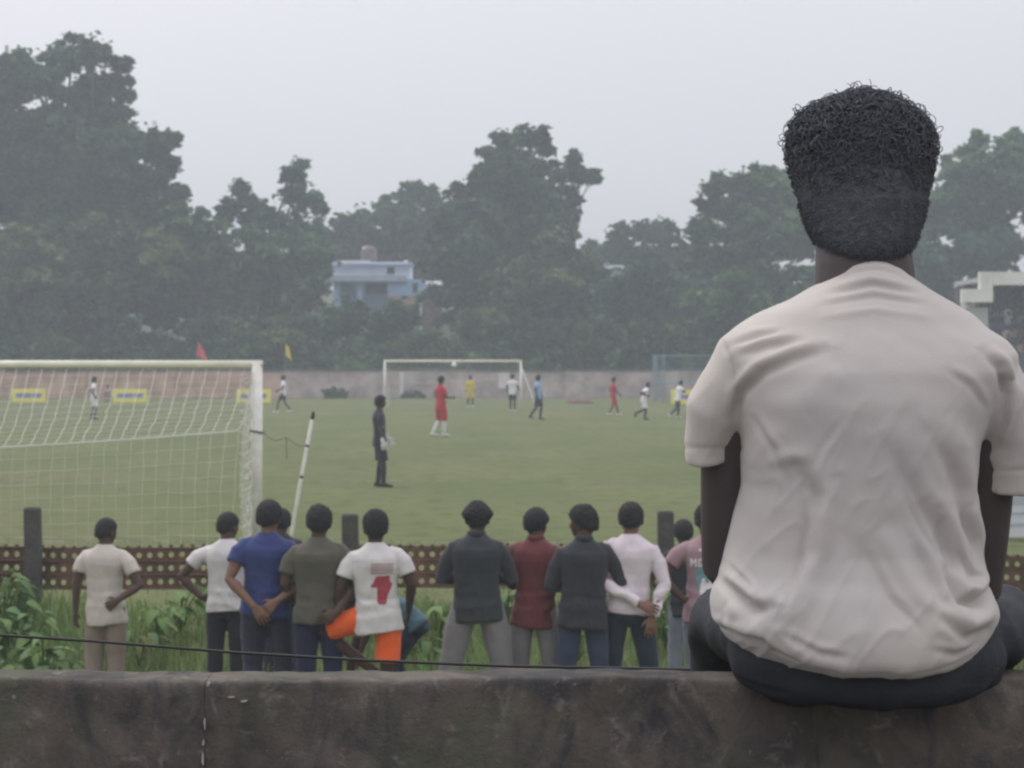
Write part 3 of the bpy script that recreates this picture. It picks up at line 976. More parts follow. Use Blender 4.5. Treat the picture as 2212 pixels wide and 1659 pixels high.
# ================================================================== weeds between spectators and fence
def blades(n, x0, x1, y0, y1, hmin, hmax, w, seed):
    r = np.random.default_rng(seed)
    x = r.uniform(x0, x1, n); y = r.uniform(y0, y1, n)
    z = near_z(x, y) - .02
    h = r.uniform(hmin, hmax, n) * (1 + .35 * np.sin(x * 2.1 + y * 1.3))
    a = r.uniform(0, 2 * PI, n); lean = r.uniform(.1, .7, n) * h
    dx, dy = np.cos(a), np.sin(a)
    wx, wy = -dy * w / 2, dx * w / 2
    b0 = np.stack([x - wx, y - wy, z], 1); b1 = np.stack([x + wx, y + wy, z], 1)
    m0 = np.stack([x - wx * .8 + dx * lean * .35, y - wy * .8 + dy * lean * .35, z + h * .6], 1); m1 = np.stack([x + wx * .8 + dx * lean * .35, y + wy * .8 + dy * lean * .35, z + h * .6], 1)
    t0 = np.stack([x + dx * lean - wx * .1, y + dy * lean - wy * .1, z + h], 1); t1 = np.stack([x + dx * lean + wx * .1, y + dy * lean + wy * .1, z + h * .99], 1)
    q1 = np.stack([b0, b1, m1, m0], 1); q2 = np.stack([m0, m1, t1, t0], 1)
    return np.concatenate([q1.reshape(-1, 3), q2.reshape(-1, 3)])
WEED = leafmat('weed', (.150, .235, .080), .35)
WEED2 = leafmat('weed_dark', (.110, .185, .075), .35)
WEED3 = leafmat('weed_yellow', (.155, .185, .060), .3)
g = leaf_mesh('grass', [blades(15000, -6.5, 6.5, 19.2, 23.9, .10, .30, .014, 1)], WEED, None)
tag(g, 'rough grass on the bank between spectators and fence', 'grass', kind='stuff')
g = leaf_mesh('grass', [blades(4200, -6.5, 6.5, 19.2, 23.3, .10, .34, .016, 2)], WEED3, None)
tag(g, 'yellowing blades mixed through the rough bank grass', 'grass', kind='stuff')
g = leaf_mesh('grass', [blades(9000, -8, 9, 23.9, 33, .02, .06, .012, 3)], WEED3, None)
tag(g, 'short turf tufts between the fence and the near goal', 'grass', kind='stuff')

def leaf_shape(L_, W_, m, name, fold=.25, droop=.35, heart=False):
    """one broad leaf along +X from its stalk, with a folded midrib"""
    prof = [(0, .06), (.12, .72), (.3, 1.0), (.55, .82), (.8, .42), (1.0, .02)] if not heart else [(-.18, .55), (.0, .95), (.25, 1.0), (.55, .75), (.82, .35), (1.0, .02)]
    v = []
    for t, w in prof:
        z = -droop * L_ * max(t, 0) ** 2
        v += [(t * L_, -w * W_ / 2, z + fold * w * W_ / 2), (t * L_, 0, z), (t * L_, w * W_ / 2, z + fold * w * W_ / 2)]
    f = []
    for i in range(len(prof) - 1):
        a = i * 3
        f += [(a, a + 1, a + 4, a + 3), (a + 1, a + 2, a + 5, a + 4)]
    return MB().add(v, f).mesh(name, m, True)
LM = [leaf_shape(.20, .13, WEED, 'leaf', heart=True), leaf_shape(.17, .11, WEED2, 'leaf', heart=True), leaf_shape(.24, .09, WEED3, 'leaf')]
STEM = mat('plant_stem', (.06, .10, .03), rough=.8)
def broad_plant(x, y, h, n, label, seed, kinds=(0, 1), scale=1.0, group='broad-leaved weeds on the bank'):
    q = random.Random(seed)
    z = float(near_z(np.array(x), np.array(y)))
    o = empty('broadleaf_weed', (x, y, z - .02)); tag(o, label, 'plant', group)
    st = MB()
    for i in range(n):
        a = q.uniform(0, 2 * PI); rr_ = q.uniform(.03, .26) * scale; hh = h * q.uniform(.45, 1.0)
        tip = Vector((math.cos(a) * rr_, math.sin(a) * rr_, hh))
        st.tube([(0, 0, 0), (tip.x * .45, tip.y * .45, hh * .65), tip], [.007, .006, .004], 5)
        l = bpy.data.objects.new('leaf', LM[q.choice(kinds)]); COL.objects.link(l); l.parent = o
        l.location = tip
        l.rotation_euler = (q.uniform(-.35, .35), q.uniform(-.1, .65), a + q.uniform(-.6, .6))
        s_ = scale * q.uniform(.7, 1.15); l.scale = (s_, s_, s_)
    st.build('stalks', STEM, o, True)
    return o
spots = [(5, 1190, 'at the left edge beside the fence post'), (30, 1250, 'low at the left edge below the fence'), (10, 1320, 'at the left edge above the dark cable'), (60, 1330, 'between the left edge and the khaki trousers'),
         (45, 1400, 'under the cable in the lower left corner'), (110, 1400, 'under the cable beside the khaki trousers'), (95, 1260, 'at the foot of the leftmost fence post')]
for i, (xd, yd, w) in enumerate(spots):
    d = 22.6 - i * .38
    p = at(xd, yd, d)
    broad_plant(p.x, d, min(.62, max(.3, p.z - float(near_z(np.array(p.x), np.array(d))) + .05)), 18, 'broad-leaved green weed ' + w, 20 + i, (0, 1, 1), .85)
for i, (xd, w) in enumerate([(300, 'right of the leftmost spectator'), (350, 'midway between the two white shirts at the left'), (390, 'beside the black trousers of the white-shirted spectator'), (925, 'right of the orange shorts'), (945, 'left of the wide-legged grey trousers'), (1095, 'between the charcoal shirt and the maroon shirt'), (1240, 'between the legs of the blue jeans'), (1440, 'right of the white long-sleeved spectator'), (1455, 'beside the seated man, under the last fence post')]):
    d = 21.7 + (i % 3) * .4
    p = at(xd, 1300, d)
    broad_plant(p.x, d, .34 + .08 * (i % 3), 15, 'leafy weed on the bank ' + w, 50 + i, ((1, 2), (0, 2), (0, 1))[i % 3], .8)

# ================================================================== concrete parapet under the seated man
LZ = CAM_H - .53                            # lowest point of the seated man
WT = CAM_H - (1470 - HY_D) * 3.5 / F_D      # top of the parapet
led = empty('concrete_parapet', (0, 3.5, WT))
tag(led, 'dark mottled concrete parapet across the bottom of the picture', 'wall')
def ledge_material():
    m = bpy.data.materials.new('mossy_concrete'); m.use_nodes = True
    N, L = m.node_tree.nodes, m.node_tree.links
    b = N['Principled BSDF']; b.inputs['Roughness'].default_value = .93; b.inputs['Specular IOR Level'].default_value = .2
    t = N.new('ShaderNodeTexCoord')
    def noise(sc, det=5, rough=.6, dist=0.0, st=(1, 1, 1)):
        mp = N.new('ShaderNodeMapping'); mp.inputs['Scale'].default_value = st
        L.new(t.outputs['Object'], mp.inputs['Vector'])
        n = N.new('ShaderNodeTexNoise'); n.inputs['Scale'].default_value = sc; n.inputs['Detail'].default_value = det
        n.inputs['Roughness'].default_value = rough; n.inputs['Distortion'].default_value = dist
        L.new(mp.outputs[0], n.inputs['Vector']); return n.outputs['Fac']
    def mixc(fac, a, c, lo, hi):
        mr = N.new('ShaderNodeMapRange'); mr.inputs['From Min'].default_value = lo; mr.inputs['From Max'].default_value = hi
        L.new(fac, mr.inputs['Value'])
        x = N.new('ShaderNodeMix'); x.data_type = 'RGBA'; L.new(mr.outputs[0], x.inputs['Factor'])
        for k, val in (('A', a), ('B', c)):
            if isinstance(val, tuple): x.inputs[k].default_value = (*val, 1)
            else: L.new(val, x.inputs[k])
        return x.outputs['Result']
    c = mixc(noise(5, 6, .62, .5), (.100, .088, .078), (.215, .185, .158), .36, .64)
    c = mixc(noise(11, 5, .65, .8, (1, 1, .6)), (.080, .079, .082), c, .40, .56)
    c = mixc(noise(3.2, 4, .6), c, (.135, .142, .102), .52, .68)
    c = mixc(noise(22, 4, .7, .5), c, (.30, .265, .235), .57, .74)
    c = mixc(noise(60, 2, .5), c, (.34, .31, .29), .72, .80)
    L.new(c, b.inputs['Base Color'])
    bp = N.new('ShaderNodeBump'); bp.inputs['Strength'].default_value = 1.0; bp.inputs['Distance'].default_value = .014
    L.new(noise(38, 10, .75), bp.inputs['Height']); L.new(bp.outputs[0], b.inputs['Normal'])
    return m
LEDGE = ledge_material()
def parapet(x0, x1):
    """coping block: worn face towards the stand, thin top, set over a recessed wall"""
    nx = int((x1 - x0) / .012)
    xs_ = np.linspace(x0, x1, nx)
    prof = [(.118, -.30), (.118, -.01), (.112, -.001)] + [(y, 0) for y in np.linspace(.10, .008, 8)] + [(.002, -.003), (0, -.010)] + [(0, z) for z in np.linspace(-.02, -.30, 30)]
    P = []
    for k, (yy, zz) in enumerate(prof):
        q = np.stack([xs_, np.full(nx, yy), np.full(nx, zz)], 1)
        n1, n2 = wave(q, 14, 3, 3), wave(q, 40, 5, 2)
        face = 1.0 if zz < -.008 else .25
        n3 = np.clip(wave(q, 75, 11, 2) - .35, 0, 1)
        q[:, 1] += (.005 * n1 + .003 * n2 + .006 * n3) * face
        q[:, 2] += (.0045 * wave(q * np.array((1, .2, 1)), 6, 8, 3) + .003 * wave(q * np.array((1, .3, 1)), 38, 9, 2) - .008 * np.clip(wave(q * np.array((1, .3, 1)), 20, 17, 2) - .55, 0, 1)) * (1 if zz > -.02 else .3)
        P.append(q)
    V = np.vstack(P); m = len(prof)
    f = [(j * nx + i, j * nx + i + 1, (j + 1) * nx + i + 1, (j + 1) * nx + i) for j in range(m - 1) for i in range(nx - 1)]
    mb = MB(); mb.add(V, f)
    mb.build('coping', LEDGE, led, True)
    low = -(WT + .5)
    MB().box(((x0 + x1) / 2, .060, (low - .296) / 2), (x1 - x0, .108, -low - .296)).build('wall_panel', LEDGE, led)
seam = (442 - CX_D) * 3.5 / F_D
parapet(-3.2, seam - .0004); parapet(seam + .0004, 3.2)
CHIP = mat('white_flakes', (.30, .285, .275), rough=.9, var=.2, scale=30)
def flake(xd, yd, w, l, seed):
    q = random.Random(seed); n = 9
    top = []
    for i in range(n):
        a = 2 * PI * i / n; r_ = q.uniform(.55, 1.1)
        top.append((math.cos(a) * w * r_, math.sin(a) * l * r_))
    v = [(a, -.0072, b) for a, b in top] + [(a, .012, b) for a, b in top]
    f = [tuple(range(n)), tuple(range(2 * n - 1, n - 1, -1))] + [(i, (i + 1) % n, n + (i + 1) % n, n + i) for i in range(n)]
    z = CAM_H - (yd - HY_D) * 3.5 / F_D - WT
    off = 0
    MB().add(v, f).build('paint_flake', CHIP, led, False, ((xd - CX_D) * 3.5 / F_D, off, z))
for i, (xd, yd, w, l) in enumerate([(450, 1478, .0024, .0035), (528, 1514, .006, .0016), (500, 1505, .005, .0012), (443, 1562, .0018, .010), (440, 1602, .002, .005), (439, 1640, .0018, .011)]):
    flake(xd, yd, w, l, i)

# lower terrace the viewer stands on
MB_ = MB().box((0, 1.2, LZ - .75), (7, 4.0, .3))
tag(MB_.build('terrace', LEDGE), kind='structure')

# cable sagging just beyond the ledge
cp = [at(-60, 1366, 4.45), at(0, 1372, 4.45), at(200, 1385, 4.45), at(500, 1409, 4.45), at(800, 1427, 4.45), at(1100, 1439, 4.45), at(1480, 1446, 4.45), at(1900, 1452, 4.45), at(2400, 1450, 4.45)]
cb = MB()
cb.tube(cp, .0028, 8)
tag(cb.build('cable', mat('black_cable', (.045, .044, .044), rough=.7), None, True), 'thin black cable sagging along the far edge of the ledge', 'cable')

# ================================================================== PEOPLE
SKIN = mat('skin_brown', (.090, .054, .041), rough=.6, var=.12, scale=8, spec=.3)
SKIN_D = mat('skin_dark', (.060, .034, .026), rough=.6, var=.12, scale=8, spec=.3)
SKIN_L = mat('skin_tan', (.19, .105, .072), rough=.6, var=.12, scale=8, spec=.3)
HAIR = mat('hair_black', (.034, .033, .035), rough=.75, var=.3, scale=40, bump=1.0, bscale=140)
SHOE_W = mat('boot_white', (.65, .65, .66), rough=.6)
SHOE_K = mat('boot_black', (.02, .02, .022), rough=.5)

def V3(*a): return Vector(a)

BASE = dict(
    pel=(0, 0, .93), mid=(0, 0, 1.10), chest=(0, 0, 1.28), neck=(0, -.005, 1.485), head=(0, .018, 1.632),
    ls=(-.172, -.005, 1.418), le=(-.225, -.02, 1.14), lw=(-.235, .05, .895),
    rs=(.172, -.005, 1.418), re=(.225, -.02, 1.14), rw=(.235, .05, .895),
    lh=(-.092, 0, .90), lk=(-.10, .02, .49), la=(-.105, -.01, .085),
    rh=(.092, 0, .90), rk=(.10, .02, .49), ra=(.105, -.01, .085),
    yaw=0.0, pitch=0.0, lfoot=(0, 1, 0), rfoot=(0, 1, 0), lhand=None, rhand=None, lcurl=.5, rcurl=.5)

def spine(J):
    pts = [V3(*J['pel']), V3(*J['mid']), V3(*J['chest']), V3(*J['neck'])]
    zs = [.93, 1.10, 1.28, 1.485]
    def f(z):
        i = 0
        while i < 2 and z > zs[i + 1]: i += 1
        t = (z - zs[i]) / (zs[i + 1] - zs[i])
        return pts[i].lerp(pts[i + 1], t)
    return f

def torso_rings(J, prof):
    f = spine(J)
    sx_ = (V3(*J['rs']) - V3(*J['ls'])); sx_.normalize()
    rings = []
    for z, a, b, oy in prof:
        c = f(z); t = (f(z + .02) - f(z - .02)).normalized()
        ax = (sx_ - t * sx_.dot(t)).normalized(); ay = t.cross(ax)
        ay = ay if ay.y * 1 >= 0 or abs(t.z) < .3 else -ay
        rings.append((c + ay * oy, ax, ay, a, b, 2.35))
    return rings

def head_fn(v):
    x, y, z = v[:, 0], v[:, 1], v[:, 2]
    p = v * np.array((.076, .097, .117))
    low = np.clip(-z, 0, 1)
    p[:, 0] *= 1 - .26 * low ** 1.3
    p[:, 1] += np.where(y > 0, .010 * low, .018 * low)
    p[:, 1] *= np.where(y > 0, .95, 1.0)
    def g(dx, dy, dz, s):
        d = np.array((dx, dy, dz)); d = d / np.linalg.norm(d)
        return np.exp(-(1 - v @ d) / s)
    nose = g(0, 1, -.16, .012) * .022 + g(0, 1, .02, .010) * .008
    brow = g(.3, 1, .26, .03) * .005 + g(-.3, 1, .26, .03) * .005
    sock = -(g(.36, 1, .08, .018) + g(-.36, 1, .08, .018)) * .007
    lips = g(0, 1, -.52, .012) * .007 + g(0, .8, -.86, .03) * .007
    chk = (g(.6, 1, -.15, .05) + g(-.6, 1, -.15, .05)) * .003
    return p + v * (nose + brow + sock + lips + chk)[:, None]

def hair_fn(puff=.016, top=.0, back=-.62, side=-.12, front=.50, noise=.0045, nscale=26, seed=1, sides=None):
    def fn(v):
        x, y, z = v[:, 0], v[:, 1], v[:, 2]
        line = np.where(y < 0, side + (back - side) * np.clip(-y, 0, 1) ** 1.2, side + (front - side) * y ** 1.0)
        t = np.clip((z - line) / .26 + .5, 0, 1); t = t * t * (3 - 2 * t)
        base = v * np.array((.076, .099, .117))
        r = np.linalg.norm(base, axis=1)
        th = puff + top * np.clip(z, 0, 1) ** 1.5 + noise * wave(v, nscale, seed, 2)
        if sides is not None: th = th + sides * np.clip(1 - np.abs(z - .35) / .5, 0, 1) * np.abs(x)
        rr_ = (r + th) * t + r * .80 * (1 - t)
        return v * rr_[:, None]
    return fn

def hand(mb, W, f, n, tside, k=1.0, curl=.5):
    """palm, four fingers of unequal length with bent knuckles, thumb from the side of the palm"""
    f = Vector(f).normalized(); n = Vector(n); n = (n - f * n.dot(f)).normalized()
    t = f.cross(n); t = t if t.dot(Vector(tside)) > 0 else -t
    W = Vector(W)
    mb.loft([(W - f * .015 * k, t, n, .026 * k, .020 * k, 2.2), (W + f * .02 * k, t, n, .033 * k, .018 * k, 2.4), (W + f * .06 * k, t, n, .041 * k, .016 * k, 2.6), (W + f * .088 * k, t, n, .040 * k, .013 * k, 2.6)], 14)
    for i, L_ in enumerate((.074, .083, .077, .060)):
        b = W + f * .078 * k + t * (.033 - .0225 * i) * k
        d1 = (f + n * curl * .45 + t * (.10 - .07 * i)).normalized()
        d2 = (f + n * curl * 1.3 + t * (.06 - .04 * i)).normalized()
        d3 = (f + n * curl * 2.2).normalized()
        p1 = b + d1 * L_ * .48 * k; p2 = p1 + d2 * L_ * .30 * k; p3 = p2 + d3 * L_ * .24 * k
        mb.tube([b - f * .02 * k, b, p1, p2, p3], [.009 * k, .0095 * k, .0088 * k, .0082 * k, .007 * k], 7)
    b = W + f * .022 * k + t * .024 * k
    p1 = b + (f * .62 + t * .72 + n * .25).normalized() * .042 * k
    p2 = p1 + (f * .85 + t * .35 + n * .45 * (curl + .4)).normalized() * .032 * k
    mb.tube([b - f * .012 * k - t * .012 * k, b, p1, p2], [.014 * k, .0135 * k, .0105 * k, .0085 * k], 7)

def rot_head(J):
    return np.array(Matrix.Rotation(J['yaw'], 3, 'Z') @ Matrix.Rotation(-J['pitch'], 3, 'X'))

def person(label, loc, H, rz, pose=None, shirt=None, sleeve=.62, hem=.80, shirt_fit=1.0, trousers=None, leg_len='long', socks=None, shoes=None,
           skin=None, hair=None, group=None, voxel=.011, build=1.0, gloves=None, wrinkle=.012, seed=0, collar=None, category='person', leg_fit=1.0, head_s=1.0):
    J = dict(BASE)
    if pose: J.update(pose)
    k = H / 1.75
    root = empty('person', loc, rz)
    tag(root, label, category, group)
    fine = voxel < .009
    S = Matrix.Scale(k, 4)
    def fin(mb):
        mb.v = [a * k for a in mb.v]; return mb
    skin = skin or SKIN
    hm = rot_head(J) * head_s
    hc = Vector(J['head'])
    # ---- body: one fused skin surface
    B = MB()
    f = spine(J)
    w = build
    B.loft(torso_rings(J, [(.83, .10, .075, 0), (.88, .145 * w, .10 * w, 0), (.95, .155 * w, .105 * w, -.005), (1.08, .132 * w, .092 * w, 0), (1.26, .150 * w, .105 * w, 0), (1.36, .150 * w, .10 * w, 0), (1.42, .125, .08, 0), (1.465, .075, .065, 0)]), 18)
    nk = Vector(J['neck'])
    B.tube([nk - V3(0, 0, .05), nk + V3(0, 0, .01), hc + V3(0, -.028, -.07), hc + V3(0, -.02, -.02)], [(.062, .06), (.056, .056), (.054, .056), (.05, .055)], 14)
    B.ball(hc, 1, M=hm, nu=36, nv=26, fn=head_fn)
    for e in (-1, 1):
        B.ball(hc + Vector(hm @ np.array((e * .077, -.012, -.008))), (.011, .019, .032), M=hm @ np.array(Matrix.Rotation(e * .35, 3, 'Z')), nu=10, nv=8)
    for s in 'lr':
        e = -1 if s == 'l' else 1
        A, E, Wr = V3(*J[s + 's']), V3(*J[s + 'e']), V3(*J[s + 'w'])
        B.tube([A + V3(-e * .05, 0, -.03), A + V3(-e * .012, 0, -.035), A.lerp(E, .35), A.lerp(E, .75), E, E.lerp(Wr, .25), E.lerp(Wr, .7), Wr], [.052, .054, .050 * w, .043 * w, .038, .041 * w, .031, .025], 12)
        hd = J[s + 'hand']
        fd = (Wr - E).normalized()
        if hd is None: fdir, pn, ts = fd, V3(-e, 0, 0), V3(0, 1, 0)
        else: fdir, pn, ts = Vector(hd[0]), Vector(hd[1]), Vector(hd[2])
        if not gloves: hand(B, Wr, fdir, pn, ts, 1.0, J[s + 'curl'])
        Hp, K, An = V3(*J[s + 'h']), V3(*J[s + 'k']), V3(*J[s + 'a'])
        B.tube([Hp + V3(-e * .01, 0, .02), Hp.lerp(K, .25), Hp.lerp(K, .7), K, K.lerp(An, .3), K.lerp(An, .75), An], [.078 * w, .076 * w, .060 * w, .052, .053 * w, .040, .034], 12)
        ft = Vector(J[s + 'foot']).normalized()
        B.tube([An + V3(0, 0, -.02) - ft * .04, An + V3(0, 0, -.045) + ft * .06, An + V3(0, 0, -.055) + ft * .14], [(.034, .034), (.038, .027), (.036, .02)], 10, side=ft.cross(V3(0, 0, 1)) if abs(ft.z) < .9 else (1, 0, 0))
    fused(fin(B), 'body', skin, root, voxel if not fine else .006, 2, .28 if fine else .5)
    # ---- gloves
    if gloves:
        for s in 'lr':
            e = -1 if s == 'l' else 1
            E, Wr = V3(*J[s + 'e']), V3(*J[s + 'w'])
            fd = (Wr - E).normalized()
            G = MB(); hand(G, Wr, fd, V3(-e, 0, 0), V3(0, 1, 0), 1.25, J[s + 'curl'])
            G.tube([Wr - fd * .06, Wr + fd * .02], [.036, .036], 10)
            fused(fin(G), 'glove', gloves, root, .008, 1, .6)
    # ---- hair
    if hair is not False:
        hk = dict(hair or {})
        if fine:
            hk['puff'] = hk.get('puff', .016) * .72; hk['noise'] = hk.get('noise', .004) * 1.6; hk['back'] = min(hk.get('back', -.60), -.52); hk['seed'] = seed + 3
        hf = hair_fn(**hk)
        hb = MB(); hb.ball(hc, 1, M=hm, nu=64, nv=44, fn=hf)
        fin(hb).build('hair', HAIR, root, True)
    # ---- shirt
    if shirt:
        F = shirt_fit * w
        T = MB()
        prof = [(hem, .178 * F, .128 * F, -.005), (hem + .012, .182 * F, .131 * F, -.005), (.93, .174 * F, .126 * F, -.005), (1.05, .155 * F, .112 * F, -.002), (1.18, .160 * F, .116 * F, 0), (1.30, .178 * F, .126 * F, -.004), (1.36, .180 * F, .120 * F, -.006), (1.395, .172 * F, .108, -.006), (1.428, .140 * F, .094, -.006), (1.456, .112, .083, -.004), (1.480, .082, .074, 0), (1.50, .067, .066, .004)]
        prof = [p_ for i, p_ in enumerate(prof) if i < 2 or p_[0] > hem + .03]
        T.loft(torso_rings(J, prof), 28)
        for s in 'lr':
            e = -1 if s == 'l' else 1
            A, E, Wr = V3(*J[s + 's']), V3(*J[s + 'e']), V3(*J[s + 'w'])
            if sleeve <= 1.0:
                end = A.lerp(E, sleeve)
                T.tube([A + V3(-e * .07, 0, -.035), A + V3(-e * .016, 0, -.048), A.lerp(E, sleeve * .55), end], [.064, .068, .068 * F, .069 * F], 14, round_ends=False)
            else:
                T.tube([A + V3(-e * .07, 0, -.035), A + V3(-e * .016, 0, -.048), A.lerp(E, .5), E, E.lerp(Wr, .4), E.lerp(Wr, min(1.0, sleeve - 1))], [.064, .066, .060 * F, .053 * F, .049 * F, .039], 14, round_ends=False)
        fin(T)
        sd = seed * 13 + 5
        def post(co, no, sd=sd, amp=wrinkle):
            q = co / k
            st = q * np.array((1.0, 1.0, 2.2))
            a = wave(st, 9, sd, 2); b_ = wave(q * np.array((1.2, 1.2, .5)), 16, sd + 1, 2)
            ww = (1 - np.abs(a)) ** 2 * 1.0 - .45 + .5 * b_
            lowz = np.clip((1.32 - q[:, 2]) / .3, .25, 1)
            waist = np.exp(-((q[:, 2] - 1.02) / .10) ** 2)
            fold = np.sin(q[:, 2] * 55 + 3 * wave(q, 5, sd + 2, 2)) * waist * .5
            return co + no * (amp * k * (ww * lowz + fold))[:, None]
        so = fused(T, 'shirt', shirt, root, voxel if not fine else .0085, 7 if fine else 4, .6, post)
        if collar:
            C = MB(); nb = nk
            C.loft([(nb + V3(0, -.008, -.012), (1, 0, 0), (0, 1, 0), .078, .078, 2), (nb + V3(0, -.004, .03), (1, 0, 0), (0, 1, 0), .068, .070, 2), (nb + V3(0, -.004, .034), (1, 0, 0), (0, 1, 0), .060, .062, 2)], 20)
            fin(C).build('collar', collar, root, True)
        root['_shirt'] = so.name
    # ---- trousers or shorts
    if trousers:
        P = MB(); lf = leg_fit
        P.loft(torso_rings(J, [(.80, .10, .09, -.005), (.86, .160 * w, .112 * w, -.006), (.92, .160 * w, .112 * w, -.006), (.97, .132 * w, .095 * w, -.003), (.99, .11 * w, .08 * w, 0)]), 22)
        for s in 'lr':
            e = -1 if s == 'l' else 1
            Hp, K, An = V3(*J[s + 'h']), V3(*J[s + 'k']), V3(*J[s + 'a'])
            if leg_len == 'long':
                P.tube([Hp + V3(-e * .01, 0, .03), Hp.lerp(K, .3), Hp.lerp(K, .75), K, K.lerp(An, .35), K.lerp(An, .8), An + (An - K).normalized() * .0], [.092 * w, .092 * w * lf, .079 * w * lf, .074 * lf, .071 * lf, .064 * lf, .062 * lf], 14, round_ends=False)
            else:
                q = leg_len
                P.tube([Hp + V3(-e * .01, 0, .03), Hp.lerp(K, .3), Hp.lerp(K, q * .8), Hp.lerp(K, q)], [.094 * w, .098 * w * lf, .098 * w * lf, .099 * w * lf], 14, round_ends=False)
        def postp(co, no, sd=seed * 7 + 3):
            q = co / k
            a = wave(q * np.array((1, 1, 1.6)), 10, sd, 2)
            return co + no * (.006 * k * ((1 - np.abs(a)) ** 2 - .4))[:, None]
        fused(fin(P), 'trousers' if leg_len == 'long' else 'shorts', trousers, root, voxel if not fine else .010, 3, .5, postp)
    for s in 'lr':
        e = -1 if s == 'l' else 1
        K, An = V3(*J[s + 'k']), V3(*J[s + 'a'])
        ft = Vector(J[s + 'foot']).normalized()
        if socks:
            C = MB(); C.tube([K.lerp(An, .12), K.lerp(An, .35), K.lerp(An, .8), An + V3(0, 0, -.01)], [.057, .060 * w, .046, .044], 12)
            fin(C).build('sock', socks, root, True)
        if shoes:
            C = MB(); sd_ = ft.cross(V3(0, 0, 1))
            if sd_.length < .2: sd_ = V3(1, 0, 0)
            up = sd_.cross(ft).normalized()
            if up.z < 0: up = -up
            C.tube([An - up * .035 - ft * .055, An - up * .03 - ft * .01, An - up * .048 + ft * .07, An - up * .06 + ft * .15, An - up * .064 + ft * .185], [(.036, .040), (.042, .046), (.046, .034), (.044, .022), (.034, .014)], 14, side=sd_)
            fin(C).build('shoe', shoes, root, True)
    return root

# ------------------------------------------------------------------ spectators along the fence
SPZ = -0.42
C_CREAM = cloth('cream', (.52, .47, .42)); C_WHITE = cloth('white', (.60, .57, .56)); C_BLUE = cloth('blue', (.045, .058, .165)); C_GREYG = cloth('olive_grey', (.105, .098, .078))
C_CHAR = cloth('charcoal', (.046, .050, .055)); C_MAROON = cloth('maroon', (.150, .048, .050)); C_CHAR2 = cloth('black', (.042, .043, .050)); C_PINKW = cloth('pink_white', (.66, .58, .62))
C_MAUVE = cloth('mauve', (.33, .22, .24)); C_TEAL = cloth('teal', (.06, .115, .145)); C_NAVY = cloth('navy', (.034, .037, .056)); C_KHAKI = cloth('khaki', (.24, .19, .155)); C_BLACK = cloth('jet', (.030, .032, .038))
C_GREY = cloth('grey', (.21, .20, .205)); C_JEAN = cloth('denim', (.045, .058, .095), .25); C_JEAN2 = cloth('dark_denim', (.028, .038, .055), .25); C_ORANGE = cloth('orange', (.80, .13, .035)); C_GREYB = cloth('grey_blue', (.19, .21, .25))
GRP = 'spectators standing along the fence'

def spectator(xd, top, d, label, rz=0.0, pose=None, **kw):
    p = at(xd, top, d)
    H = p.z - SPZ
    kw.setdefault('shoes', SHOE_K); kw.setdefault('voxel', .008); kw.setdefault('group', GRP)
    J = dict(neck=(0, 0, 1.468), head=(0, .035, 1.585)); J.update(pose or {})
    q = random.Random(int(xd)); tl = q.uniform(-.016, .016); hx = q.uniform(-.02, .02); cx_ = q.uniform(-.012, .012)
    for s_, e_ in (('ls', 1), ('le', 1), ('rs', -1), ('re', -1)):
        a_, b_, c_ = J.get(s_, BASE[s_]); J[s_] = (a_ + cx_, b_, c_ + tl * e_)
    for s_ in ('pel', 'lh', 'rh'):
        a_, b_, c_ = J.get(s_, BASE[s_]); J[s_] = (a_ + hx, b_, c_)
    J['chest'] = (cx_, -.01, 1.28); a_, b_, c_ = J['neck']; J['neck'] = (a_ + cx_, b_, c_)
    a_, b_, c_ = J['head']; J['head'] = (a_ + cx_ + q.uniform(-.012, .012), b_, c_); J['yaw'] = J.get('yaw', 0) + q.uniform(-.12, .12)
    return person(label, (p.x, d, SPZ), H * 1.75 / 1.722, rz, J, seed=int(xd), head_s=1.06, **kw)

spectator(226, 1117, 20.0, 'spectator in cream T-shirt and khaki trousers, farthest left, right hand on hip', R(-8), dict(
    le=(-.25, -.03, 1.14), lw=(-.265, -.01, .88), re=(.335, -.06, 1.12), rw=(.175, -.17, 1.00), rhand=((-.75, .1, -.45), (0, 1, -.1), (0, 0, 1)), yaw=R(-22)),
    shirt=C_CREAM, hem=.765, trousers=C_KHAKI, hair=dict(puff=.010, back=-.5, noise=.003), sleeve=.66, leg_fit=1.1)
spectator(488, 1104, 20.0, 'spectator in plain white T-shirt and black trousers, left hand on hip', R(-6), dict(
    le=(-.40, -.02, 1.17), lw=(-.225, -.01, .98), lhand=((.8, .3, -.3), (.3, .5, .2), (0, 0, 1)), re=(.24, .06, 1.15), rw=(.18, .22, 1.05), yaw=R(-30)),
    shirt=C_WHITE, hem=.86, trousers=C_BLACK, hair=dict(puff=.010, back=-.42, noise=.003), sleeve=.60)
spectator(606, 1098, 21.4, 'spectator mostly hidden in front of the blue T-shirt, only a dark head showing', R(5), dict(yaw=R(10)),
    shirt=C_CHAR2, trousers=C_NAVY, hair=dict(puff=.018), sleeve=.62)
spectator(578, 1080, 18.9, 'spectator in blue T-shirt with both hands clasped behind his back', R(0), dict(
    le=(-.275, -.10, 1.13), lw=(-.075, -.205, .945), lhand=((.55, -.08, -.83), (0, 1, .0), (.8, 0, .5)), re=(.275, -.10, 1.13), rw=(.085, -.20, .985), rhand=((-.70, -.12, -.62), (0, 1, 0), (-.6, 0, .75)), yaw=R(-12), rcurl=.9,
    lk=(-.11, .02, .49), rk=(.12, .02, .49)),
    shirt=C_BLUE, hem=.86, trousers=C_NAVY, skin=SKIN_L, hair=dict(puff=.020, back=-.6), sleeve=.60, build=1.08)
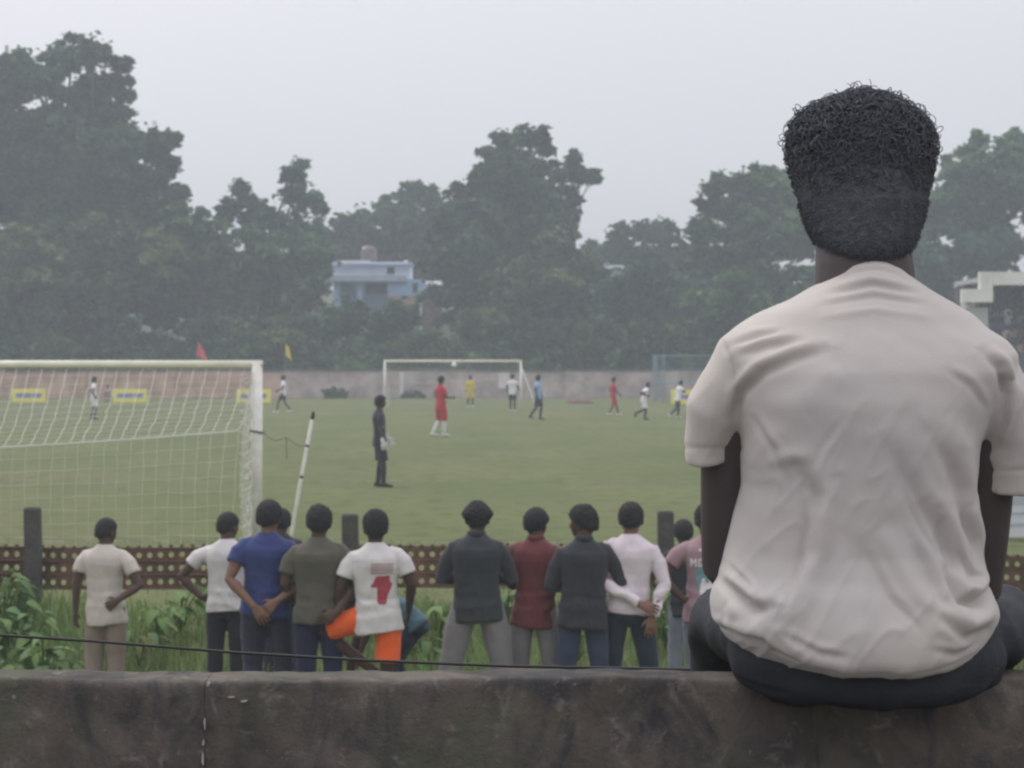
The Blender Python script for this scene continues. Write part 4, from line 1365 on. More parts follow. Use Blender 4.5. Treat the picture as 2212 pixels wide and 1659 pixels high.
spectator(690, 1091, 18.7, 'spectator in olive-grey T-shirt and navy trousers, between blue T-shirt and orange shorts', R(3), dict(
    le=(-.25, .0, 1.14), lw=(-.20, .16, .98), re=(.265, -.06, 1.12), rw=(.13, -.17, .935), rhand=((-.8, -.1, -.5), (0, 1, 0), (-.4, 0, .8)), yaw=R(4)),
    shirt=C_GREYG, hem=.84, shirt_fit=1.06, trousers=cloth('navy_blue', (.026, .028, .062)), hair=dict(puff=.022, noise=.006), sleeve=.72, build=1.04)
E_ = spectator(811, 1104, 18.6, 'spectator in white T-shirt with red emblem and bright orange shorts, one leg bent', R(0), dict(
    le=(-.265, -.03, 1.15), lw=(-.295, .03, .90), lhand=((.1, .3, -.95), (1, 0, .2), (.3, 1, 0)), re=(.275, -.02, 1.15), rw=(.25, .12, .95), rk=(.085, .01, .49), ra=(.08, -.02, .085),
    lk=(-.42, .09, .80), la=(.02, .07, .47), lfoot=(.95, .1, -.25), lh=(-.10, .0, .90)),
    shirt=C_WHITE, hem=.80, shirt_fit=1.03, trousers=C_ORANGE, leg_len=.80, skin=SKIN_D, hair=dict(puff=.018, top=.012, noise=.006), sleeve=.70)
# crouching figure half hidden by the one in orange shorts
cp_ = at(842, 1290, 19.9)
person('stooping figure in teal shirt half hidden beside the orange shorts', (cp_.x, 19.9, SPZ), 1.7, R(82), dict(
    pel=(0, -.20, .74), mid=(0, -.10, .86), chest=(0, .06, .94), neck=(0, .26, .96), head=(0, .38, .93), pitch=R(40),
    ls=(-.17, .18, .93), le=(-.22, .24, .66), lw=(-.12, .30, .46), rs=(.17, .18, .93), re=(.22, .24, .66), rw=(.12, .30, .46),
    lh=(-.10, -.18, .72), lk=(-.13, -.02, .42), la=(-.12, -.10, .085), rh=(.10, -.18, .72), rk=(.13, -.02, .42), ra=(.12, -.10, .085)),
    shirt=C_TEAL, hem=.88, trousers=C_JEAN2, shoes=SHOE_K, voxel=.009, group=GRP, seed=91)
spectator(1029, 1083, 19.0, 'spectator in charcoal collared shirt and loose grey trousers, legs wide apart', R(0), dict(
    le=(-.26, .02, 1.13), lw=(-.06, .20, 1.14), re=(.265, .02, 1.13), rw=(.06, .22, 1.16), lhand=((1, .1, .1), (0, -1, 0), (0, 0, 1)), rhand=((-1, .1, .1), (0, -1, 0), (0, 0, 1)),
    lh=(-.11, 0, .90), lk=(-.19, .02, .49), la=(-.25, -.02, .085), rh=(.11, 0, .90), rk=(.19, .02, .49), ra=(.26, -.02, .085)),
    shirt=C_CHAR, hem=.82, shirt_fit=1.05, trousers=C_GREY, hair=dict(puff=.012, top=.008, sides=.030, noise=.006), sleeve=1.55, collar=C_CHAR, leg_fit=1.15, build=1.02)
spectator(1158, 1095, 19.2, 'spectator in maroon shirt with rounded hem and grey trousers', R(-10), dict(
    le=(-.235, .02, 1.13), lw=(-.12, .20, 1.05), re=(.25, .02, 1.13), rw=(.10, .22, 1.08), yaw=R(-18), lk=(-.13, .0, .49), la=(-.17, -.02, .085), rk=(.12, .02, .49), ra=(.13, 0, .085)),
    shirt=C_MAROON, hem=.78, trousers=C_GREY, hair=dict(puff=.012, noise=.004, sides=.012), sleeve=1.5, collar=C_MAROON, leg_fit=1.05)
spectator(1262, 1094, 18.9, 'spectator in black shirt and blue jeans, head turned left in profile', R(4), dict(
    le=(-.25, .02, 1.12), lw=(-.08, .20, 1.10), re=(.29, -.01, 1.13), rw=(.13, .20, 1.10), yaw=R(62), lk=(-.13, .02, .49), la=(-.16, 0, .085), rk=(.12, .02, .49), ra=(.14, 0, .085)),
    shirt=C_CHAR2, hem=.79, shirt_fit=1.05, trousers=C_JEAN, skin=SKIN, hair=dict(puff=.024, top=.012, noise=.007, back=-.35), sleeve=1.5, collar=C_CHAR2, build=1.03)
spectator(1359, 1085, 19.0, 'spectator in pinkish white long-sleeved top, one hand gripping the other wrist behind', R(0), dict(
    le=(-.255, -.08, 1.13), lw=(.075, -.185, .965), lhand=((.85, -.1, -.3), (0, .9, -.3), (0, 0, 1)), re=(.255, -.06, 1.12), rw=(.165, -.15, .865), rhand=((-.1, -.05, -1), (-.1, 1, 0), (-1, 0, -.2)), rcurl=.25,
    lk=(-.13, .02, .49), la=(-.15, 0, .085), rk=(.15, .02, .49), ra=(.21, -.03, .085)),
    shirt=C_PINKW, hem=.88, trousers=C_JEAN2, skin=SKIN_L, hair=dict(puff=.020, noise=.005), sleeve=1.97, leg_fit=1.05)
spectator(1481, 1122, 20.8, 'shorter spectator with round dark head between the last fence post and the mauve T-shirt', R(0), dict(yaw=R(0)),
    shirt=C_CHAR2, trousers=C_GREYB, hair=dict(puff=.020, noise=.003), sleeve=.6)
L_ = spectator(1528, 1088, 19.2, 'spectator in mauve printed T-shirt partly behind the seated man, left hand on hip', R(-4), dict(
    le=(-.355, -.03, 1.15), lw=(-.185, -.06, .98), lhand=((.9, .1, -.3), (.2, 1, .2), (0, 0, 1)), re=(.25, 0, 1.14), rw=(.2, .1, .95)),
    shirt=C_MAUVE, hem=.80, trousers=C_GREYB, hair=dict(puff=.022, noise=.006, seed=4), sleeve=.62)

# ------------------------------------------------------------------ players on the pitch
K_RED = cloth('kit_red', (.42, .035, .045)); K_WHITE = cloth('kit_white', (.70, .68, .70)); K_YEL = cloth('kit_yellow', (.58, .46, .05)); K_SKY = cloth('kit_sky', (.26, .36, .55)); K_DARK = cloth('kit_dark', (.035, .032, .048))
K_KEEP = cloth('keeper', (.040, .036, .050)); SOCK_W = cloth('sock_white', (.62, .62, .60)); SOCK_D = cloth('sock_dark', (.04, .04, .05)); SOCK_R = cloth('sock_red', (.17, .06, .055))
GP = 'players out on the pitch'
def player(xd, feet, top, label, rz, pose=None, **kw):
    d = ground_d(feet)
    p = at(xd, feet, d)
    H = (feet - top) * d / F_D
    kw.setdefault('voxel', .013); kw.setdefault('skin', SKIN_D); kw.setdefault('shoes', SHOE_W); kw.setdefault('leg_len', .86); kw.setdefault('hem', .80); kw.setdefault('hair', dict(puff=.014)); kw.setdefault('wrinkle', .008); kw.setdefault('group', GP)
    return person(label, (p.x, d, 0), H, rz, pose, seed=int(xd), **kw)
KEEP = player(820, 1052, 856, 'near goalkeeper in dark kit and white gloves standing side-on', R(-78), dict(
    le=(-.235, .04, 1.12), lw=(-.225, .19, .93), re=(.24, -.03, 1.13), rw=(.25, .02, .89), yaw=R(-6), pitch=R(-4), chest=(0, -.015, 1.28), lk=(-.09, .03, .49), la=(-.09, -.02, .085), rk=(.1, .06, .49), ra=(.1, .06, .085)),
    shirt=K_KEEP, sleeve=.78, trousers=K_DARK, leg_len=.95, socks=SOCK_D, shoes=SHOE_K, gloves=SOCK_W, voxel=.010, skin=SKIN, hair=dict(puff=.022, top=.010), hem=.78)
player(952, 943, 812, 'tall player in red kit and white socks walking right', R(-55), dict(
    le=(-.26, .0, 1.15), lw=(-.2, .18, 1.02), re=(.23, .04, 1.13), rw=(.17, .30, 1.12), lk=(-.10, .02, .49), la=(-.12, -.20, .10), rk=(.10, .06, .49), ra=(.09, .06, .085)),
    shirt=K_RED, sleeve=.75, trousers=K_RED, socks=SOCK_W, leg_len=1.02, hem=.76, voxel=.012, skin=SKIN, leg_fit=1.1)
player(1016, 879, 811, 'far goalkeeper in yellow shirt and shorts facing the camera', R(180), dict(lk=(-.12, .02, .49), la=(-.14, 0, .085), rk=(.12, .02, .49), ra=(.14, 0, .085)),
    shirt=K_YEL, sleeve=1.7, trousers=K_YEL, socks=SOCK_D, leg_len=.95, leg_fit=1.1, hair=dict(puff=.01))
player(203, 906, 814, 'white-shirted player seen through the near goal net', R(-70), dict(
    le=(-.26, -.10, 1.16), lw=(-.22, -.02, .94), re=(.25, -.12, 1.15), rw=(.22, .0, .95), lk=(-.08, .1, .50), la=(-.08, .0, .085), rk=(.08, .0, .49), ra=(.08, -.12, .10)),
    shirt=K_WHITE, trousers=K_WHITE, socks=SOCK_D, shoes=SHOE_K, hem=.74)
player(612, 891, 811, 'white-shirted player striding just right of the near goalpost', R(95), dict(
    le=(-.25, .02, 1.14), lw=(-.3, .22, 1.05), re=(.24, .05, 1.14), rw=(.25, .25, 1.02), lk=(-.09, .22, .52), la=(-.09, .30, .09), rk=(.09, -.06, .49), ra=(.09, -.34, .10)),
    shirt=K_WHITE, trousers=K_DARK, socks=SOCK_R, leg_len=.7)
player(1107, 889, 808, 'white-shirted player standing at the right post of the far goal', R(-20), dict(
    le=(-.27, -.02, 1.15), lw=(-.27, .02, .92), re=(.26, .05, 1.15), rw=(.27, .2, 1.0), yaw=R(-30), la=(-.10, -.02, .085)),
    shirt=K_WHITE, trousers=K_DARK, socks=SOCK_D)
player(1162, 906, 810, 'referee in sky-blue shirt and dark shorts walking right', R(-120), dict(
    le=(-.25, -.02, 1.14), lw=(-.22, .06, .92), re=(.25, .02, 1.14), rw=(.24, .1, .92), lk=(-.09, .10, .49), la=(-.09, .06, .085), rk=(.09, .0, .50), ra=(.09, -.30, .14)),
    shirt=K_SKY, trousers=K_DARK, socks=SOCK_D, shoes=SHOE_K, leg_len=.95)
player(1325, 897, 815, 'red-kitted player striding right of the referee', R(-75), dict(
    le=(-.26, -.08, 1.15), lw=(-.24, .05, .95), re=(.27, .02, 1.15), rw=(.27, .22, .95), lk=(-.09, .16, .52), la=(-.09, .26, .09), rk=(.09, -.02, .49), ra=(.09, -.24, .10)),
    shirt=K_RED, trousers=K_RED, socks=SOCK_R, leg_len=.95)
player(1391, 907, 822, 'white-shirted player running with one leg kicked back', R(-85), dict(
    pel=(0, 0, .90), mid=(0, .03, 1.06), chest=(0, .08, 1.23), neck=(0, .14, 1.42), head=(0, .18, 1.56), ls=(-.178, .12, 1.37), rs=(.178, .12, 1.37),
    le=(-.28, -.12, 1.18), lw=(-.2, -.02, 1.0), re=(.26, -.1, 1.15), rw=(.22, .12, 1.08), lh=(-.09, 0, .87), rh=(.09, 0, .87), lk=(-.09, .10, .48), la=(-.09, .06, .085), rk=(.09, .0, .46), ra=(.09, -.40, .30), rfoot=(0, -.3, -.9)),
    shirt=K_WHITE, trousers=K_WHITE, socks=SOCK_D, shoes=SHOE_K, hem=.78)
player(1464, 903, 818, 'white-shirted player lunging beside the rightmost yellow board', R(-60), dict(
    pel=(0, 0, .86), mid=(0, .03, 1.03), chest=(0, .07, 1.21), neck=(0, .12, 1.41), head=(0, .17, 1.55), ls=(-.178, .09, 1.36), rs=(.178, .09, 1.36),
    le=(-.24, .16, 1.14), lw=(-.08, .34, 1.16), re=(.24, .18, 1.14), rw=(.08, .36, 1.18), lh=(-.09, 0, .83), rh=(.09, 0, .83), lk=(-.10, .12, .46), la=(-.11, .08, .085), rk=(.10, -.12, .45), ra=(.12, -.50, .16), rfoot=(0, .7, -.6)),
    shirt=K_WHITE, trousers=K_DARK, socks=SOCK_D, hem=.80)
kd = at(235, 868, 143)
person('ball boy in pale clothes crouching beside the middle yellow board', (kd.x, 143, 0), 1.5, R(150), dict(
    pel=(0, -.22, .42), mid=(0, -.12, .60), chest=(0, -.02, .76), neck=(0, .08, .94), head=(0, .12, 1.08), ls=(-.17, .03, .89), le=(-.22, .18, .66), lw=(-.12, .34, .60), rs=(.17, .03, .89), re=(.22, .18, .66), rw=(.12, .34, .60),
    lh=(-.10, -.2, .40), lk=(-.17, .2, .52), la=(-.14, .04, .085), rh=(.10, -.2, .40), rk=(.17, .2, .52), ra=(.14, .04, .085)),
    shirt=cloth('pale_pink', (.50, .34, .31)), hem=.90, trousers=cloth('tan', (.34, .22, .18)), leg_len='long', shoes=SHOE_K, voxel=.014, group=GP, skin=SKIN_D, seed=77)

# ================================================================== THE SEATED MAN IN THE FOREGROUND
MD = 3.5                                   # his distance
MS_ = F_D / MD
MX = (1866 - CX_D) / MS_
man = empty('person', (MX, MD, LZ))
tag(man, 'man in plain off-white T-shirt sitting on the ledge with his back turned', 'person')
def mx(xd, d=MD): return (xd - CX_D) * d / F_D - MX
def mz(yd, d=MD): return CAM_H - (yd - HY_D) * d / F_D - LZ
M_SHIRT = mat('tee_offwhite', (.500, .468, .452), rough=.95, col2=(.530, .485, .440), scale=3.2, sheen=.15, spec=.1, bump=.10, bscale=420)
M_PANT = mat('track_black', (.036, .038, .044), rough=.9, var=.12, scale=7, spec=.2, bump=.2, bscale=200)
M_SKIN = mat('man_skin', (.062, .050, .050), rough=.55, var=.10, scale=9, spec=.35, bump=.12, bscale=300)
M_HAIR = mat('man_hair', (.105, .109, .122), rough=.9, var=.15, scale=60, spec=.1)  # black curls greyed in the base colour to stand in for lens veil
M_SCALP = mat('man_scalp_hair', (.098, .102, .114), rough=.95, var=.2, scale=90, spec=.05, bump=.6, bscale=400)  # cropped hair likewise, veil glare put into the colour

# ---- body (head, neck, torso core, arms and hands), one surface
B = MB()
HEAD = V3(mx(1868), .05, mz(395))
B.ball(HEAD, 1, M=np.array(Matrix.Rotation(R(14), 3, 'X')) * 1.0, nu=40, nv=30, fn=head_fn)
for e in (-1, 1):
    B.ball(HEAD + V3(e * .077, .0, -.012), (.011, .019, .032), nu=10, nv=8)
NK = V3(mx(1862), -.03, mz(585))
B.tube([NK + V3(0, -.01, -.07), NK, NK + V3(0, .022, .05), HEAD + V3(0, -.02, -.03)], [(.076, .064), (.072, .062), (.069, .062), (.064, .062)], 18)
B.loft([((mx(1865), .02, mz(1500)), (1, 0, 0), (0, 1, 0), .13, .10, 2.2), ((mx(1865), -.02, mz(1300)), (1, 0, 0), (0, 1, 0), .14, .10, 2.2), ((mx(1860), -.05, mz(1050)), (1, 0, 0), (0, 1, 0), .14, .10, 2.2), ((mx(1860), -.05, mz(830)), (1, 0, 0), (0, 1, 0), .135, .08, 2.2), ((mx(1862), -.035, mz(720)), (1, 0, 0), (0, 1, 0), .09, .06, 2.2), ((mx(1862), -.03, mz(640)), (1, 0, 0), (0, 1, 0), .07, .06, 2)], 20)
LS, LE, LW = V3(mx(1585), -.03, mz(800)), V3(mx(1572), .03, mz(1225)), V3(mx(1700), .27, mz(1330))
RS, RE, RW = V3(mx(2125), -.03, mz(840)), V3(mx(2122), .03, mz(1270)), V3(mx(2010), .28, mz(1350))
for A, E, Wr, e in ((LS, LE, LW, -1), (RS, RE, RW, 1)):
    B.tube([A + V3(-e * .07, 0, -.02), A + V3(-e * .02, 0, -.04), A.lerp(E, .35), A.lerp(E, .75), E, E.lerp(Wr, .25), E.lerp(Wr, .7), Wr], [.036, .040, .047, .041, .036, .038, .030, .026], 16)
    hand(B, Wr, (-e * .5, .85, -.15), (0, .1, -1), (-e, .2, 0), 1.0, .5)
fused(B, 'body', M_SKIN, man, .005, 2, .5)

# ---- T-shirt: measured outline, then folds worked into the cloth
sil = [(1472, 1705, 2030, .150, -.02), (1462, 1650, 2068, .170, -.02), (1440, 1604, 2092, .182, -.018), (1400, 1564, 2112, .186, -.016), (1350, 1538, 2134, .184, -.016), (1305, 1530, 2138, .178, -.016), (1265, 1536, 2128, .170, -.018), (1235, 1550, 2118, .160, -.018),
       (1190, 1562, 2112, .148, -.02), (1120, 1578, 2104, .140, -.028), (1040, 1596, 2092, .138, -.036), (950, 1594, 2104, .140, -.044), (870, 1576, 2132, .138, -.048), (805, 1550, 2174, .130, -.048), (768, 1538, 2184, .120, -.046), (736, 1546, 2160, .110, -.044), (708, 1580, 2118, .100, -.042), (680, 1622, 2088, .092, -.04), (655, 1682, 2046, .084, -.038), (630, 1734, 2002, .077, -.036), (605, 1776, 1964, .071, -.035), (580, 1800, 1938, .064, -.034), (562, 1818, 1920, .054, -.032)]
def lift(y): return .026 * min(1, max(0, (y - 1290) / 130))
T = MB()
T.loft([((( mx(a) + mx(b)) / 2, oy, mz(y) + lift(y)), (1, 0, 0), (0, 1, 0), (mx(b) - mx(a)) / 2, dp, 2.3) for y, a, b, dp, oy in sil], 56)
def slv(A, pts, rad):
    T.tube([A] + pts, rad, 22, round_ends=False, side=(1, 0, 0))
slv(V3(mx(1690), -.04, mz(790)), [V3(mx(1592), -.04, mz(800)), V3(mx(1556), -.025, mz(870)), V3(mx(1548), 0, mz(945)), V3(mx(1550), .005, mz(990))], [(.05, .06), (.054, .066), (.047, .07), (.040, .072), (.038, .074)])
slv(V3(mx(2040), -.04, mz(830)), [V3(mx(2128), -.04, mz(845)), V3(mx(2164), -.02, mz(920)), V3(mx(2168), 0, mz(1010)), V3(mx(2166), .005, mz(1052))], [(.05, .06), (.056, .068), (.052, .074), (.052, .076), (.051, .078)])

def seg_dist(px, pz, pts):
    best = np.full(len(px), 1e9); tt = np.zeros(len(px)); sg = np.zeros(len(px))
    tot = sum(math.dist(a, b) for a, b in zip(pts[:-1], pts[1:])); acc = 0
    for (ax, az), (bx, bz) in zip(pts[:-1], pts[1:]):
        dx, dz = bx - ax, bz - az; L2 = dx * dx + dz * dz; l = math.sqrt(L2)
        t = np.clip(((px - ax) * dx + (pz - az) * dz) / L2, 0, 1)
        ex, ez = px - ax - t * dx, pz - az - t * dz
        d = np.hypot(ex, ez); m = d < best
        best[m] = d[m]; tt[m] = ((acc + t * l) / tot)[m]; sg[m] = np.sign(ex * dz - ez * dx)[m]
        acc += l
    return best, tt, sg
# (points in reference-grid units, width, depth in mm: negative = groove; 'k' = one-sided crease)
folds = [
    ([(1572, 900), (1585, 850), (1625, 805), (1690, 775), (1750, 760)], 13, -7, 'k'), ([(1580, 770), (1640, 748), (1700, 738)], 10, -4, 'k'), ([(1572, 745), (1620, 728), (1665, 722)], 8, -3, 'k'),
    ([(2085, 765), (2122, 795), (2142, 850), (2138, 910), (2122, 965)], 13, -8, 'k'), ([(2195, 810), (2165, 870), (2140, 930)], 16, 4, 'g'),
    ([(1625, 880), (1700, 860), (1790, 800)], 34, 4, 'g'), ([(1640, 990), (1690, 975), (1720, 978)], 16, 4, 'g'),
    ([(1990, 890), (2040, 960), (2075, 1060)], 22, 5, 'g'), ([(1960, 930), (2010, 1010), (2050, 1110), (2095, 1190)], 20, -5, 'k'),
    ([(1880, 960), (1930, 1060), (2000, 1160), (2060, 1240)], 24, -5, 'k'), ([(1860, 1120), (1920, 1230), (1990, 1320), (2060, 1380)], 22, 5, 'g'), ([(1780, 1110), (1850, 1230), (1910, 1320)], 26, -4, 'g'),
    ([(1930, 1150), (1985, 1270), (2040, 1320)], 16, -5, 'k'), ([(2040, 1090), (2075, 1160), (2085, 1210)], 14, -6, 'k'), ([(1985, 1090), (2010, 1180), (2030, 1240)], 16, -6, 'k'),
    ([(2000, 1215), (2030, 1275), (2075, 1282), (2120, 1258)], 15, -13, 'k'), ([(1995, 1275), (2050, 1318), (2120, 1300)], 18, 9, 'g'), ([(1970, 1300), (2040, 1350), (2110, 1335)], 15, -6, 'k'),
    ([(2145, 1300), (2110, 1340), (2070, 1400)], 20, 5, 'g'),
    ([(1765, 1010), (1750, 1090), (1730, 1180), (1690, 1270), (1650, 1330)], 24, 6, 'g'), ([(1690, 1000), (1725, 1060), (1715, 1170), (1670, 1260)], 22, -6, 'k'),
    ([(1545, 1245), (1580, 1270), (1610, 1295), (1640, 1288)], 13, -10, 'k'), ([(1550, 1345), (1590, 1352), (1625, 1365)], 12, -10, 'k'), ([(1560, 1290), (1600, 1325), (1635, 1335)], 22, 8, 'g'),
    ([(1600, 1380), (1700, 1420), (1800, 1440)], 16, -4, 'g'), ([(1640, 1330), (1720, 1390), (1820, 1420)], 18, 4, 'g'),
    ([(1770, 640), (1860, 620), (1960, 640)], 9, -3.2, 'k'), ([(1750, 665), (1860, 645), (1975, 662)], 8, -2.2, 'k'), ([(1740, 690), (1860, 672), (1990, 690)], 8, 2, 'g'),
    ([(1786, 618), (1820, 594), (1866, 586), (1912, 594), (1946, 618)], 4, -2.4, 'g'), ([(1548, 728), (1566, 790), (1578, 850), (1584, 900)], 4.5, -2.2, 'g'), ([(2190, 795), (2170, 850), (2148, 905), (2136, 950)], 4.5, -2.2, 'g'),
    ([(1612, 900), (1650, 960), (1672, 1030)], 9, -2.5, 'k'), ([(1700, 1040), (1712, 1120), (1700, 1200), (1668, 1290)], 8, -3, 'k'), ([(1840, 1180), (1880, 1260), (1940, 1330)], 9, -2.6, 'k'),
    ([(1905, 1040), (1950, 1130), (1990, 1190)], 8, -2.5, 'k'), ([(1660, 1340), (1730, 1375), (1790, 1385)], 9, -2.6, 'k'), ([(1600, 1330), (1650, 1380), (1700, 1402)], 8, -2.6, 'k'), ([(1960, 1370), (2020, 1385), (2080, 1360)], 9, -2.6, 'k'),
    ([(1780, 900), (1740, 960), (1715, 1020)], 10, -2.2, 'k'), ([(2000, 800), (2050, 830), (2090, 880)], 10, -2.2, 'k'), ([(2030, 1180), (2060, 1225), (2090, 1235)], 7, -3.5, 'k'), ([(1570, 1215), (1600, 1250), (1612, 1280)], 7, -3, 'k'),
    ([(1600, 1000), (1660, 930), (1720, 890)], 40, 4, 'g'), ([(1820, 880), (1790, 1000), (1740, 1100)], 40, -4, 'g'), ([(1930, 870), (1990, 1000), (2040, 1130)], 40, 4, 'g'),
]
def post_shirt(co, no):
    w = co.copy()
    xd = CX_D + (w[:, 0] + MX) * MS_; yd = HY_D - (w[:, 2] + LZ - CAM_H) * MS_
    back = np.clip((-no[:, 1] + .25) / .5, 0, 1)
    disp = np.zeros(len(co))
    for pts, wid, dep, kind in folds:
        d, t, sg = seg_dist(xd, yd, pts)
        env = np.sin(np.clip(t, .02, .98) * PI) ** .6
        if kind == 'g':
            pr = np.exp(-(d / wid) ** 2)
        else:
            s = d * sg / wid
            pr = np.exp(-(s / .75) ** 2) - .75 * np.exp(-((s - 1.5) / .9) ** 2)
        disp += dep * .00135 * pr * env
    disp *= back
    q = np.stack([xd / 1000, np.zeros_like(xd), yd / 1000], 1)
    rid = (1 - np.abs(wave(q * np.array((1.6, 1, .7)), 16, 21, 2))) ** 2 - .4
    disp += .0022 * rid * np.clip((yd - 900) / 200, 0, 1)
    qd = np.stack([(xd + .55 * yd) / 1000, np.zeros_like(xd), (yd * .35 - xd * .15) / 1000], 1)
    fine_ = np.clip(1 - np.abs(wave(qd, 34, 33, 2)) * 1.3, 0, 1) ** 4
    disp += .0024 * (fine_ - .2) * (.35 + .65 * np.clip(wave(q, 5, 41, 2) + .3, 0, 1)) * np.clip((yd - 720) / 200, .3, 1)
    disp += .0012 * wave(co, 45, 4, 2)
    # stitched hems: a shallow step above the bottom hem and the sleeve ends
    hemline = 1470 - 46 - 60 * np.clip(np.abs(xd - 1865) / 260, 0, 1) ** 2.2
    disp -= .0018 * np.exp(-((yd - hemline) / 5) ** 2) * back
    for lim, ysl in ((1600, 965), (2088, 1012)):
        m = (xd < lim) if lim < 1800 else (xd > lim)
        disp -= .0016 * np.exp(-((yd - ysl) / 5) ** 2) * m
    return co + no * disp[:, None]
fused(T, 'shirt', M_SHIRT, man, .0042, 13, 1.0, post_shirt)
# ---- track trousers, thighs lying along the ledge, shins over the far edge
P = MB()
P.loft([((mx(1864), -.02, z_), (1, 0, 0), (0, 1, 0), a_, b_, 2.15) for z_, a_, b_ in ((.038, .10, .09), (.043, .145, .110), (.053, .172, .122), (.066, .19, .130), (.092, .198, .132), (.125, .19, .130), (.165, .17, .125), (.205, .14, .11))], 34)
for e in (-1, 1):
    P.ball((mx(1864) + e * .100, -.022, .100), (.100, .112, .066), nu=20, nv=14)
for e, hx, kx in ((-1, .085, -.152), (1, .10, .275)):
    P.tube([(e * hx, 0, .115), (e * hx * .4 + kx * .6, .17, .116), (kx * .97, .36, .112), (kx, .47, .100), (kx * .97, .55, .02), (kx * .92, .57, -.18), (kx * .88, .57, -.36)], [(.095, .060), (.088, .056), (.074, .054), (.068, .060), (.066, .066), (.064, .064), (.062, .062)], 18, side=(1, 0, 0))
def post_pant(co, no):
    a = wave(co * np.array((1.4, 1, 1.6)), 14, 8, 2)
    xd = CX_D + (co[:, 0] + MX) * MS_; yd = HY_D - (co[:, 2] + LZ - CAM_H) * MS_
    bk = np.clip((-no[:, 1] + .1) / .4, 0, 1)
    for pts_, wd, dp_ in (([(1864, 1450), (1866, 1500), (1866, 1548)], 5, -.0035), ([(1585, 1475), (1650, 1500), (1730, 1520)], 8, -.006), ([(1600, 1500), (1680, 1530), (1760, 1540)], 7, -.004), ([(2130, 1470), (2060, 1505), (1980, 1525)], 8, -.006), ([(2150, 1440), (2100, 1490), (2050, 1520)], 7, -.005), ([(1560, 1450), (1620, 1470), (1680, 1478)], 7, -.004)):
        d_, t_, s_ = seg_dist(xd, yd, pts_)
        co = co + no * (dp_ * (np.exp(-(d_ / wd) ** 2) - .6 * np.exp(-((d_ - wd * 1.8) / wd) ** 2)) * np.sin(np.clip(t_, .03, .97) * PI) * bk)[:, None]
    return co + no * (.009 * (np.clip(1 - np.abs(a), 0, 1) ** 2.5 - .35))[:, None]
fused(P, 'trousers', M_PANT, man, .0065, 5, 1.0, post_pant)
STR = mat('track_stripe', (.55, .55, .58), rough=.7)
for dz in (0, .016):
    pts = [(.10 * .4 + .275 * .6 + .080, .17, .142 + dz * .5), (.275 * .97 + .066, .30, .138 + dz * .6), (.275 * .97 + .064, .36, .134 + dz * .6)]
    MB().tube(pts, .0016, 5).build('side_stripe', STR, man, True)
for e, kx in ((-1, -.152), (1, .275)):
    S_ = MB()
    S_.tube([(kx * .88, .555, -.40), (kx * .88, .59, -.42), (kx * .89, .67, -.445), (kx * .9, .75, -.455)], [(.042, .05), (.045, .048), (.048, .034), (.040, .02)], 14, side=(1, 0, 0))
    S_.build('shoe', SHOE_K, man, True)

# ---- hair: cropped nape and sides, loose curls above
hsil = [(566, 1800, 1934, .050, -.042), (550, 1774, 1956, .064, -.034), (524, 1758, 1972, .078, -.020), (498, 1746, 1984, .089, -.004), (470, 1738, 1996, .098, .010), (430, 1730, 2010, .110, .028), (380, 1720, 2020, .118, .042), (330, 1714, 2026, .122, .050), (292, 1714, 2026, .121, .052), (264, 1728, 2010, .114, .052), (240, 1752, 1984, .102, .052), (220, 1780, 1956, .080, .05), (206, 1818, 1918, .052, .05), (198, 1846, 1892, .024, .05)]
HB_ = MB()
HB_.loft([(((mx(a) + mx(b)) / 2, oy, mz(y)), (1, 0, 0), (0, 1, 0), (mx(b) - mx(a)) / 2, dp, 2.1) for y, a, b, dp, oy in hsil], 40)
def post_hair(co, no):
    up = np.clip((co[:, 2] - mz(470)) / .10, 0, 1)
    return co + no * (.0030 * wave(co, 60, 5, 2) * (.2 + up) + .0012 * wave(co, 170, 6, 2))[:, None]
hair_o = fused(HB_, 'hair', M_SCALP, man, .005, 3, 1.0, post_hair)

run_jobs()

def add_curls():
    me = hair_o.data
    n = len(me.vertices)
    co = np.empty(n * 3); me.vertices.foreach_get('co', co); co = co.reshape(-1, 3)
    no = np.empty(n * 3); me.vertices.foreach_get('normal', no); no = no.reshape(-1, 3)
    r = np.random.default_rng(9)
    zt = mz(430)
    cand = np.where(co[:, 2] > zt)[0]
    sel = r.choice(cand, 6800)
    mb = MB()
    for i in sel:
        p, nn = Vector(co[i]), Vector(no[i])
        up = min(1, (p.z - zt) / .08)
        t = nn.orthogonal().normalized(); t.rotate(Matrix.Rotation(r.random() * 6.28, 3, nn)); b = nn.cross(t)
        rad = r.uniform(.0025, .0078) * (.4 + .6 * up); turns = r.uniform(.5, 1.2); rise = r.uniform(0, .0045) * up; drift = r.uniform(-.010, .010)
        if r.random() < .05 and up > .7: rad *= 1.7; rise *= 1.6
        pts = []
        m = 8
        for k_ in range(m):
            a = turns * 2 * PI * k_ / (m - 1)
            pts.append(p - nn * .003 + nn * (rad * (1 - math.cos(a)) * .75 + rise * k_ / (m - 1)) + t * (rad * math.sin(a)) + b * (drift * k_ / (m - 1)))
        mb.tube(pts, [.00065 + .0003 * r.random()] * (m - 1) + [.0003], 3, round_ends=False)
    low = np.where((co[:, 2] <= zt) & (co[:, 1] < .12))[0]
    for i in r.choice(low, 7000):
        p, nn = Vector(co[i]), Vector(no[i])
        d = (nn * .45 + V3(r.normal() * .35, r.normal() * .2, -.8)).normalized()
        l_ = r.uniform(.004, .009)
        mb.tube([p - nn * .002, p + d * l_ * .6, p + d * l_ - nn * .0015], [.0006, .0005, .0002], 3, round_ends=False)
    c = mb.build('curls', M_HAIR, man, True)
    c['kind'] = 'stuff'
    return c
add_curls()

